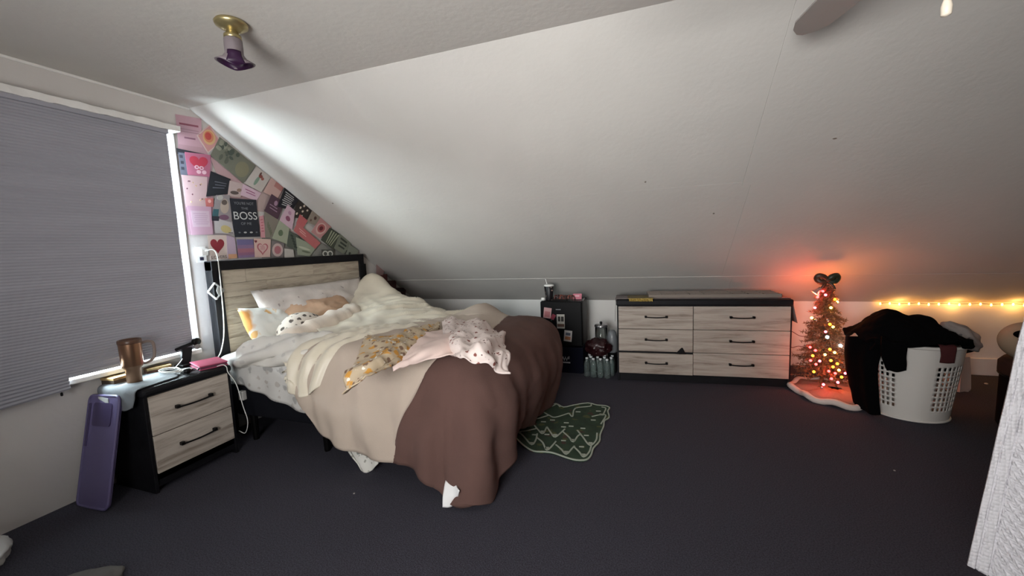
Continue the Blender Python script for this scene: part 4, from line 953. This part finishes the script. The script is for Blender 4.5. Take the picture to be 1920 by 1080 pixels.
# ------------------------------------------------------------------ green tree-pattern mat
def mp_(x, y): return az(940+x/7.714, 740+y/7.714, 0)
outl = [(150, 570), (250, 690), (340, 770), (470, 840), (640, 850), (760, 870), (930, 930), (1080, 970), (1230, 965), (1300, 900), (1330, 800), (1420, 700), (1430, 600), (1480, 480), (1490, 400), (1560, 350), (1540, 260), (1565, 210), (1500, 180), (1380, 170), (1250, 140), (1050, 170), (900, 200), (790, 150), (650, 180), (480, 200), (300, 300), (180, 420)]
mpt = [mp_(*q) for q in outl]
ctr = sum(mpt, Vector())/len(mpt)
mat_ = thing('green_mat', 'dark green floor mat with white scalloped tree pattern at the foot of the bed', 'mat', (ctr.x, ctr.y, 0))
sm = [catmull(mpt+[mpt[0]], i/84) for i in range(84)]
GREEN = M('green_pile', (44, 62, 46), .95, var=(12, .3), bump=(220, .6), prints=(((78, 84, 50), 9, .22, 1.0), ((70, 52, 44), 7, .16, 1.0)))
obj('pile', prism([(p.x-ctr.x, p.y-ctr.y) for p in sm], 2, .001, .012), GREEN, mat_)
WP = M('white_piping', (160, 168, 154), .9)
def ribbon(pts, w, z=.013, th=.003, closed=False, n=4):
    P3 = [Vector((p.x-ctr.x, p.y-ctr.y, z)) for p in pts]
    if closed: P3 = P3+[P3[0]]
    N = max(4, n*(len(P3)-1)); P3 = [catmull(P3, i/N) for i in range(N+1)]
    bm = bmesh.new(); rg = []
    for i, p in enumerate(P3):
        d = (P3[min(i+1, N)]-P3[max(i-1, 0)]); d = d.normalized() if d.length > 1e-6 else Vector((1, 0, 0)); s = Vector((-d.y, d.x, 0))*w/2
        rg.append([bm.verts.new(p-s), bm.verts.new(p+s), bm.verts.new(p+s+Vector((0, 0, th))), bm.verts.new(p-s+Vector((0, 0, th)))])
    for A, B in zip(rg, rg[1:]):
        for k in range(4): bm.faces.new((A[k], A[(k+1) % 4], B[(k+1) % 4], B[k]))
    return bm
obj('edge_piping', ribbon(sm, .010, .010, .006, True, 1), WP, mat_)
for st_ in ([(190, 560), (280, 590), (350, 660), (440, 750), (500, 680), (520, 590)], [(190, 560), (350, 550), (510, 515)], [(350, 385), (450, 440), (530, 530), (600, 590), (660, 490)],
            [(350, 385), (520, 370), (690, 320)], [(520, 650), (600, 720), (660, 830), (760, 740), (790, 700)], [(660, 490), (720, 580), (780, 640), (890, 550), (920, 520)],
            [(790, 750), (870, 820), (940, 890), (1030, 800), (1060, 770)], [(890, 560), (980, 640), (1040, 710), (1110, 620), (1160, 600)], [(1050, 780), (1130, 860), (1190, 930), (1270, 860), (1300, 770)],
            [(1100, 540), (1180, 640), (1280, 760), (1370, 690), (1385, 580)], [(510, 210), (600, 270), (690, 320), (780, 350), (980, 290)], [(510, 210), (700, 200), (800, 160), (850, 200)],
            [(980, 290), (1030, 340), (1070, 220), (1280, 190), (1300, 160)], [(1310, 340), (1450, 310), (1510, 330), (1440, 450)], [(1450, 200), (1510, 220), (1480, 300)]):
    obj('white_scallop', ribbon([mp_(*q) for q in st_], .011), WP, mat_)
for (x, y) in ((480, 605), (900, 690), (1230, 615), (1010, 480), (1405, 260), (740, 390), (610, 415), (660, 600), (1160, 780), (1330, 390), (1110, 270), (900, 490), (1180, 510), (940, 430)):
    obj('white_dash', ribbon([mp_(x-35, y), mp_(x+35, y+3)], .013, n=1), WP, mat_)
for (x, y) in ((440, 740), (660, 810), (940, 870), (1190, 910), (1290, 740), (1040, 695), (780, 620), (600, 570), (260, 575), (420, 405), (570, 235), (1450, 320)):
    obj('white_tip', ribbon([mp_(x-30, y-12), mp_(x+30, y-8)], .026, n=1), WP, mat_)

# ------------------------------------------------------------------ christmas tree, skirt
TX, TY = 4.70, 4.24
NEED = M('tinsel_lit_brown', (116, 84, 60), .45, var=(40, .4)); BARK = M('trunk_brown', (58, 44, 36), .8)  # needles coloured tan-brown: warm light of the bulbs put into the base colour
tree = thing('christmas_tree', 'slim little christmas tree strung with glowing coloured lights', 'christmas tree', (TX, TY, 0))
obj('trunk', lathe([(.016, .02), (.014, .5), (.006, .98), (0, .985)], 10), BARK, tree)
obj('stand', lathe([(.07, .012), (.07, .02), (.02, .045), (.018, .06), (0, .06)], 16), BARK, tree)
rr = random.Random(21); V = []; F = []
def treer(z): 
    t = (z-.10)/.82; return max(.05, .215*max(0, 1-t)**.8 + .035 + .018*math.sin(z*31))
nb_count = 0
for k in range(330):
    z = .10+.84*(k+rr.random())/330; a = rr.random()*2*PI; ln = treer(z)*(.75+.4*rr.random()); dr = Vector((math.cos(a), math.sin(a), .25*(rr.random()-.35))).normalized()
    base = Vector((0, 0, z))
    for q in range(26):
        t = .12+.88*q/26; p = base+dr*(ln*t)+Vector((0, 0, -.03*t*t))
        for s in range(2):
            n_ = Vector((rr.gauss(0, 1), rr.gauss(0, 1), rr.gauss(0, 1))).normalized(); d = (dr*.5+n_).normalized()*(.022+.012*rr.random())
            w = d.cross(Vector((rr.gauss(0, 1), rr.gauss(0, 1), rr.gauss(0, 1)))).normalized()*.0036
            i = len(V); V += [tuple(p-w), tuple(p+w), tuple(p+d)]; F.append((i, i+1, i+2))
fo = obj('foliage', (V, [], F), NEED, tree); fo['kind'] = 'stuff'
cols_ = {'red': ((255, 40, 40), 26), 'orange': ((255, 120, 20), 24), 'yellow': ((255, 190, 70), 26), 'white': ((200, 235, 255), 22), 'pink': ((255, 70, 90), 22)}
BM_ = {k: M('bulb_'+k, c, .4, emit=(c, s)) for k, (c, s) in cols_.items()}
def tpx(x, y):
    p = ay(x, y, TY); r = treer(p.z)
    dx = max(-r*.95, min(r*.95, p.x-TX)); dy = -math.sqrt(max(0, (r*1.0)**2-dx*dx)); q = ay(x, y, TY+dy); return Vector((q.x-TX, dy, q.z))
BL = [(1548, 553, 'pink'), (1533, 557, 'red'), (1543, 546, 'red'), (1565, 561, 'orange'), (1558, 577, 'yellow'), (1570, 566, 'yellow'), (1528, 577, 'pink'), (1522, 596, 'yellow'), (1562, 613, 'yellow'), (1556, 608, 'orange'),
      (1551, 632, 'white'), (1548, 622, 'pink'), (1576, 648, 'white'), (1529, 657, 'red'), (1519, 651, 'red'), (1524, 667, 'orange'), (1547, 665, 'yellow'), (1556, 655, 'orange'), (1565, 661, 'yellow'), (1558, 676, 'orange'), (1562, 688, 'orange'),
      (1537, 677, 'pink'), (1530, 683, 'red'), (1573, 694, 'yellow'), (1566, 700, 'red'), (1559, 710, 'red'), (1578, 707, 'orange'), (1585, 700, 'pink'), (1544, 721, 'pink'), (1526, 697, 'orange'), (1520, 676, 'red'), (1570, 682, 'orange'), (1554, 696, 'red'), (1571, 717, 'pink')]
for x, y, k in BL:
    bm = bmesh.new(); bmesh.ops.create_uvsphere(bm, u_segments=10, v_segments=8, radius=.0105 if k != 'white' else .013)
    o = obj('light_bulb', bm, BM_[k], tree, smooth=True); o.location = tpx(x, y)
# light strings' own light
def lampp(par, loc, col, e, r=.02):
    l = bpy.data.lights.new('string_light_glow', 'POINT'); l.energy = e; l.color = col; l.shadow_soft_size = r
    o = bpy.data.objects.new('string_light_glow', l); COL.objects.link(o); o.parent = par; o.location = loc
for loc, c, e in (((-.11, .02, .80), (1, .13, .05), 3.4), ((.10, .02, .84), (1, .24, .05), 3.0), ((-.08, .30, .40), (1, .22, .12), 1.3), ((.10, .28, .55), (1, .22, .1), .9)): lampp(tree, loc, c, e)
for x, y, k in BL[::2]:
    p = tpx(x, y); c = {'red': (1, .1, .06), 'orange': (1, .35, .05), 'yellow': (1, .6, .2), 'white': (.8, .9, 1), 'pink': (1, .2, .15)}[k]
    lampp(tree, (p.x*1.1, p.y-.035, p.z), c, .17, .012)
# bow on top, bell, baubles, tinsel wire
RIB = M('dark_ribbon', (70, 50, 36), .4, var=(20, .3)); RIB2 = M('dark_green_ribbon', (38, 48, 36), .4)
for s, mt_ in ((-1, RIB), (1, RIB2)):
    o = obj('bow_loop', tube([(0, -.02, .985), (s*.03, -.035, 1.02), (s*.066, -.03, 1.03), (s*.075, -.02, 1.0), (s*.045, -.03, .972), (0, -.022, .985)], .024, 8, 24), mt_, tree, smooth=True)
    obj('bow_tail', tube([(0, -.03, .98), (s*.03, -.05, .95), (s*.05, -.05, .915)], .010, 6, 10), mt_, tree, smooth=True)
o = obj('bow_knot', lathe([(.0, -.02), (.022, -.012), (.024, .01), (0, .022)], 12), RIB, tree, smooth=True); o.location = (0, -.035, .99)
o = obj('bell', lathe([(.0, .055), (.014, .05), (.02, .03), (.026, .01), (.042, -.012), (.044, -.016), (.036, -.012), (0, -.0)], 20), SILV, tree, smooth=True); o.location = (-.085, -.05, .885); o.rotation_euler = (0, .7, 0)
for x, y in ((1541, 727), (1573, 742), (1530, 600), (1552, 600), (1590, 660)):
    bm = bmesh.new(); bmesh.ops.create_uvsphere(bm, u_segments=12, v_segments=8, radius=.012)
    o = obj('bauble', bm, SILV, tree, smooth=True); o.location = tpx(x, y)
obj('light_wire', tube([tpx(x, y) for x, y in ((1545, 548), (1528, 575), (1562, 580), (1522, 597), (1556, 610), (1551, 632), (1576, 648), (1528, 657), (1565, 662), (1530, 683), (1573, 694), (1544, 720))], .0018, 5, 80), M('green_wire', (40, 54, 40), .5), tree)
tag(obj('tree_power_cord', tube([(4.43, 4.30, .52), (4.47, 4.28, .505), (4.52, 4.25, .475), (4.58, 4.24, .47)], .003, 6, 20), M('brown_cord', (110, 56, 48), .6), smooth=True), 'thin reddish cord running from the dresser side to the little tree, upper one', 'cord')
tag(obj('tree_power_cord', tube([(4.43, 4.30, .48), (4.45, 4.29, .40), (4.47, 4.28, .355), (4.52, 4.26, .375), (4.60, 4.25, .36)], .003, 6, 24), M('brown_cord', (110, 56, 48), .6), smooth=True), 'thin reddish cord drooping from the dresser side to the little tree, lower one', 'cord')
# skirt
SK = M('skirt_plush', (150, 112, 100), .95, bump=(120, .4)); SKT = M('skirt_white_trim', (216, 200, 192), .95, bump=(160, .5))
sk = thing('tree_skirt', 'round plush tree skirt with a wavy white fleece border under the tree', 'tree skirt', (TX+.04, TY-.16, 0))
def skr(a): return 1+.05*math.sin(a*3+.6)+.05*math.sin(a*7)
n = 64; V = []; F = []
for j, (r, z) in enumerate(((.05, .05), (.14, .045), (.23, .03), (.285, .022))):
    for i in range(n):
        a = 2*PI*i/n; V.append((r*skr(a)*math.cos(a), r*skr(a)*math.sin(a)*1.05, z+.010*math.sin(a*9)*r/.33))
for j in range(3):
    for i in range(n): F.append((j*n+i, j*n+(i+1) % n, (j+1)*n+(i+1) % n, (j+1)*n+i))
obj('plush_disc', (V, [], F), SK, sk, smooth=True, solid=.015)
obj('fleece_border', tube([(.30*skr(a)*math.cos(a), .30*skr(a)*math.sin(a)*1.05, .026+.010*math.sin(a*9)) for a in [2*PI*i/96 for i in range(96)]], .026, 8, closed=True), SKT, sk, smooth=True)

# ------------------------------------------------------------------ laundry basket
BASK = M('basket_plastic', (214, 210, 204), .45)
bk = thing('laundry_basket', 'white plastic laundry basket with rows of square holes', 'basket', (5.10, 3.79, 0))
nA, nZ = 96, 44; V = []; F = []; HB = .56
def bprof(t): return .228+.062*t
for j in range(nZ+1):
    t = j/nZ
    for i in range(nA):
        a = 2*PI*i/nA; r = bprof(t); V.append((r*math.cos(a)*1.0, r*math.sin(a)*.92, .008+HB*t))
def hole(i, j):
    c = i % 24; k = c-4
    if not (0 <= k < 15 and k % 2 == 0 and k < 12) : return False
    return 6 <= j < 34 and (j % 3) != 0
for j in range(nZ):
    for i in range(nA):
        if hole((i+2) % nA, j): continue
        F.append((j*nA+i, j*nA+(i+1) % nA, (j+1)*nA+(i+1) % nA, (j+1)*nA+i))
obj('body', (V, [], F), BASK, bk, smooth=True, solid=.004)
obj('bottom', lathe([(.0, .004), (.225, .004), (.228, .012), (0, .012)], 48, sy=.92), BASK, bk)
obj('rim', tube([(.298*math.cos(a), .298*.92*math.sin(a), .57) for a in [2*PI*i/64 for i in range(64)]], .012, 8, closed=True), BASK, bk, smooth=True)
obj('base_ring', tube([(.230*math.cos(a), .230*.92*math.sin(a), .010) for a in [2*PI*i/64 for i in range(64)]], .008, 8, closed=True), BASK, bk, smooth=True)
for s in (-1, 1): obj('handle_grip', tube([(s*.30, -.07, .575), (s*.325, -.03, .592), (s*.325, .03, .592), (s*.30, .07, .575)], .011, 8, 12), BASK, bk, smooth=True)
BLK = M('black_knit', (7, 7, 8), 1.0, spec=.05)
# heap inside
def lump(name, label, loc, sx, sy, sz, mat, seed, rot=(0, 0, 0), amp=.22, cat='clothes'):
    bm = bmesh.new(); bmesh.ops.create_icosphere(bm, subdivisions=4, radius=1)
    for v in bm.verts:
        c = v.co.copy(); k = 1+amp*nz(c, 1.7, seed)+amp*.5*nz(c, 4.2, seed+2); v.co = Vector((c.x*sx*k, c.y*sy*k, c.z*sz*k))
    o = tag(obj(name, bm, mat, smooth=True), label, cat); o.location = loc; o.rotation_euler = rot
    return o
lump('black_clothes_heap', 'black clothes filling the inside of the laundry basket', (5.10, 3.80, .44), .235, .21, .20, BLK, 2)
zt = [.605, .705, .77, .735, .745, .665, .625]; xs = [4.755, 4.83, 4.94, 5.06, 5.16, 5.235, 5.30]
rows = [[(x, 4.03, min(.60, z-.02)) for x, z in zip(xs, zt)],
        [(x, 3.93, z-.06) for x, z in zip(xs, zt)],
        [(x, 3.80, z) for x, z in zip(xs, zt)],
        [(x+.01, 3.66, z-.035) for x, z in zip(xs, zt)],
        [(x+.02, 3.56, max(.60, z-.10)) for x, z in zip(xs, zt)],
        [(4.765, 3.60, .54), (4.86, 3.535, .575), (4.96, 3.505, .57), (5.08, 3.50, .59), (5.17, 3.51, .605), (5.235, 3.535, .605), (5.29, 3.58, .60)]]
tag(cloth('black_hoodie', rows, BLK, 60, 44, lambda u, v, p: .022*nz(p, 8)+.014*abs(nz(p, 15, 3))+.006*nz(p, 30), .02), 'black hoodie bundled on top of the full laundry basket', 'clothes')
rows = [[(4.86, 3.575, .62), (4.78, 3.62, .62), (4.73, 3.72, .60), (4.71, 3.85, .57)],
        [(4.815, 3.58, .42), (4.745, 3.63, .42), (4.715, 3.73, .40), (4.71, 3.84, .38)],
        [(4.835, 3.60, .20), (4.77, 3.64, .20), (4.745, 3.73, .20), (4.74, 3.83, .20)],
        [(4.855, 3.60, .03), (4.80, 3.63, .02), (4.78, 3.72, .02), (4.78, 3.82, .03)]]
tag(cloth('black_trousers', rows, BLK, 24, 40, lambda u, v, p: .010*math.sin(u*9)+.006*nz(p, 12), .03), 'black trousers hanging to the carpet on the left of the basket', 'clothes')
rows = [[ay(x, y, 3.50) for x, y in ((1652, 630), (1675, 640), (1700, 640))], [ay(x, y, 3.505) for x, y in ((1651, 662), (1676, 668), (1697, 665))], [ay(x, y, 3.525) for x, y in ((1660, 690), (1678, 696), (1697, 692))]]
tag(cloth('black_sleeve', rows, BLK, 16, 20, lambda u, v, p: .005*nz(p, 14), .02), 'black sleeve hanging down the front of the white basket', 'clothes')
MAR = M('maroon_cotton', (70, 26, 28), .9, bump=(120, .1))
rows = [[(5.118, 3.54, .60), (5.16, 3.54, .60), (5.205, 3.545, .60)], [(5.115, 3.508, .585), (5.16, 3.508, .585), (5.205, 3.512, .585)], [(5.125, 3.510, .53), (5.165, 3.510, .53), (5.205, 3.515, .53)], [(5.125, 3.517, .475), (5.165, 3.517, .472), (5.205, 3.522, .475)]]
tag(cloth('maroon_towel', rows, MAR, 12, 16, None, .006), 'small maroon cloth folded over the front basket rim', 'cloth')
bm = bmesh.new(); bmesh.ops.create_icosphere(bm, subdivisions=4, radius=1)
for v in bm.verts:
    c = v.co.copy(); k = 1+.2*nz(c, 2.2, 4); v.co = Vector((c.x*.14*k, c.y*.09*k, c.z*.075*k-.03*c.x))
o = tag(obj('grey_tshirt', bm, M('grey_jersey', (150, 142, 138), .9, var=(8, .1), prints=(((96, 92, 92), 16, .16, 1.0),)), smooth=True), 'grey and white shirt spilling over the right basket rim', 'clothes'); o.location = (5.385, 3.80, .605); o.rotation_euler = (0, .4, 0)
bm = bmesh.new(); bmesh.ops.create_icosphere(bm, subdivisions=3, radius=1)
for v in bm.verts:
    c = v.co.copy(); k = 1+.2*nz(c, 2.2, 8); v.co = Vector((c.x*.085*k, c.y*.05*k, c.z*.06*k))
o = tag(obj('black_sock_ball', bm, BLK, smooth=True), 'black garment end hanging under the grey shirt', 'clothes'); o.location = (5.46, 3.90, .515)
# white paper bag behind the basket
pb = thing('white_bag', 'white paper bag standing on the carpet behind the basket', 'bag', (5.73, 4.42, 0))
obj('bag', lathe([(.085, 0), (.09, .02), (.08, .20), (.07, .30)], 4, cap=False, sx=1.2, sy=.7), M('white_paper', (200, 182, 176), .8), pb, solid=.003)
obj('bag_bottom', box(-.07, .07, -.04, .04, .002, .008), M('white_paper', (200, 182, 176), .8), pb)
# brown stool and round plush
SUE = M('brown_suede', (70, 40, 30), .9, var=(6, .15))
ot = thing('brown_pouf', 'round dark brown pouf half hidden behind the white knitted blanket', 'pouf', (5.765, 3.57, 0))
obj('body', lathe([(.0, 0), (.235, 0), (.25, .03), (.25, .37), (.245, .385), (0, .385)], 40), M('dark_brown_suede', (24, 14, 13), 1.0, spec=.1), ot, smooth=True)
obj('cushion', lathe([(.0, .385), (.245, .385), (.262, .40), (.262, .465), (.24, .495), (0, .505)], 40), SUE, ot, smooth=True)
obj('seam_cord', tube([(.256*math.cos(a), .256*math.sin(a), .386) for a in [2*PI*i/48 for i in range(48)]], .006, 6, closed=True), BLACK, ot)
pl = thing('round_plush', 'round cream plush with a black patch sitting on the brown pouf', 'plush toy', (5.625, 3.60, .500))
bm = bmesh.new(); bmesh.ops.create_uvsphere(bm, u_segments=32, v_segments=20, radius=1)
for v in bm.verts: v.co = Vector((v.co.x*.14, v.co.y*.135, .125+v.co.z*.13))
obj('body', bm, M('cream_plush', (186, 164, 138), .95, bump=(90, .3)), pl, smooth=True)
bm = bmesh.new(); bmesh.ops.create_uvsphere(bm, u_segments=20, v_segments=12, radius=1)
for v in bm.verts: v.co = Vector((-.075+v.co.x*.058, -.085+v.co.y*.04, .188+v.co.z*.028))
obj('black_patch', bm, BLK, pl, smooth=True)
# warm string lights along the top of the low wall
sg = thing('string_lights', 'string of warm glowing bulbs along the top of the low wall', 'string lights', (5.385, YW-.02, .69))
WARM = M('bulb_warm', (255, 176, 70), .4, emit=((255, 170, 60), 22))
nbul = 27; x1 = 1.95
obj('wire', tube([(i*x1/(nbul-1), -.012, .004*math.sin(i*2.1)) for i in range(nbul)], .0025, 5, 90), M('copper_wire', (120, 86, 50), .5), sg)
for i in range(nbul):
    bm = lathe([(.0, -.014), (.007, -.008), (.008, 0), (.005, .010), (0, .014)], 10); o = obj('light_bulb', bm, WARM, sg, smooth=True)
    o.location = (i*x1/(nbul-1), -.016, .004*math.sin(i*2.1)-.006)
for k in range(5): lampp(sg, (.15+k*.42, -.04, -.01), (1, .50, .13), .55, .03)

# ------------------------------------------------------------------ white knitted blanket over a chair in the right foreground
KN = bpy.data.materials.new('white_knit'); KN.use_nodes = True; nt = KN.node_tree; b = nt.nodes['Principled BSDF']; b.inputs['Base Color'].default_value = lin((224, 222, 226)); b.inputs['Roughness'].default_value = .9
tc = nn(nt, 'ShaderNodeTexCoord'); vo = nn(nt, 'ShaderNodeTexVoronoi'); vo.inputs['Scale'].default_value = 85; vo.inputs['Randomness'].default_value = .35
bp = nn(nt, 'ShaderNodeBump'); bp.inputs['Strength'].default_value = .9; bp.inputs['Distance'].default_value = .006; bp.invert = True
nt.links.new(tc.outputs['Object'], vo.inputs['Vector']); nt.links.new(vo.outputs['Distance'], bp.inputs['Height']); nt.links.new(bp.outputs[0], b.inputs['Normal'])
rk = thing('blanket_rack', 'plain wooden rack holding up the white knitted blanket', 'rack', (4.70, 1.755, 0))
CW = wood('rack_wood', (96, 70, 48), (140, 108, 76), (6, 6, 1))
for x in (-.14, .30):
    obj('post', box(x-.016, x+.016, -.014, .014, .0, 1.10, .004), CW, rk); obj('foot', box(x-.018, x+.018, -.06, .14, 0, .03, .004), CW, rk)
obj('top_rail', tube([(-.22, 0, 1.09), (.34, 0, 1.09)], .014, 10), CW, rk); obj('lower_rail', tube([(-.14, 0, .5), (.30, 0, .5)], .012, 10), CW, rk)
rows = [[(4.232, 1.66, .265), (4.38, 1.62, .225), (4.62, 1.60, .22), (4.90, 1.62, .22), (5.10, 1.64, .22)],
        [(4.268, 1.68, .50), (4.40, 1.655, .50), (4.62, 1.645, .50), (4.90, 1.65, .50), (5.10, 1.66, .50)],
        [(4.308, 1.70, .80), (4.42, 1.685, .80), (4.62, 1.68, .80), (4.90, 1.68, .80), (5.08, 1.69, .80)],
        [(4.350, 1.725, 1.06), (4.45, 1.72, 1.08), (4.62, 1.72, 1.085), (4.90, 1.72, 1.085), (5.07, 1.725, 1.075)],
        [(4.385, 1.758, 1.095), (4.47, 1.757, 1.115), (4.62, 1.756, 1.118), (4.90, 1.756, 1.118), (5.07, 1.757, 1.105)],
        [(4.46, 1.792, 1.05), (4.53, 1.795, 1.07), (4.62, 1.795, 1.075), (4.90, 1.795, 1.075), (5.07, 1.79, 1.06)],
        [(4.52, 1.815, .80), (4.56, 1.82, .80), (4.62, 1.82, .80), (4.90, 1.82, .80), (5.07, 1.815, .80)]]
def kd(u, v, p):
    d = .006*nz(p, 5) + .008*math.sin(u*9+v*2)
    e = u-.085-.02*v
    if e > 0 and v < .62 and p.z < .70+.5*(p.x-4.3): d += .0075*math.sin((p.x+p.z*.6-1.1*(p.x-4.35)**2)*2*PI/.024)*min(1, e*60)
    d -= .010*max(0, 1-abs(e)/.008) + .008*max(0, 1-abs(u-.034)/.008)
    return d
kb = thing('knitted_blanket', 'white knitted blanket with slanting ribs hanging in the right foreground', 'blanket', (0, 0, 0))
obj('knit_cloth', grid_mesh(grid_eval(rows, 460, 220, kd)), KN, kb, smooth=True, solid=.008)

# ------------------------------------------------------------------ bottom left corner of the floor
bm = bmesh.new(); bmesh.ops.create_icosphere(bm, subdivisions=4, radius=1)
for v in bm.verts:
    c = v.co.copy(); k = 1+.18*nz(c, 2.4, 3)+.07*nz(c, 7); v.co = Vector((c.x*.19*k, c.y*.13*k, max(0, .06+c.z*.085*k)))
o = tag(obj('white_plastic_bag', bm, M('white_bag_plastic', (206, 206, 204), .4, bump=(12, .5)), smooth=True), 'crumpled white plastic bag on the carpet below the window at the left edge', 'bag'); o.location = (.25, .765, 0); o.rotation_euler = (0, 0, -.35)
bm = bmesh.new(); bmesh.ops.create_icosphere(bm, subdivisions=4, radius=1)
for v in bm.verts:
    c = v.co.copy(); k = 1+.2*nz(c, 2.0, 6)+.08*nz(c, 5); v.co = Vector((c.x*.13*k, c.y*.12*k, max(.001, .015+c.z*.03*k)))
o = tag(obj('grey_sock', bm, M('grey_fleece', (96, 94, 92), .95, bump=(80, .3)), smooth=True), 'grey crumpled cloth on the carpet at the bottom left edge', 'cloth'); o.location = (.92, .86, 0)
LINT = M('lint', (170, 166, 160), .9)
for x, y in ((664, 926), (1677, 883), (1849, 720)):
    p = az(x, y, 0); bm = bmesh.new(); bmesh.ops.create_icosphere(bm, subdivisions=1, radius=.006 if y > 800 else .014)
    for v in bm.verts: v.co.z = max(0, v.co.z*.6+.003)
    o = tag(obj('paper_scrap', bm, LINT), {664: 'tiny white paper scrap on the carpet in front of the bed', 1677: 'tiny white paper scrap on the open carpet in front of the basket', 1849: 'small white paper scrap on the carpet beside the brown pouf'}[x], 'scrap'); o.location = p
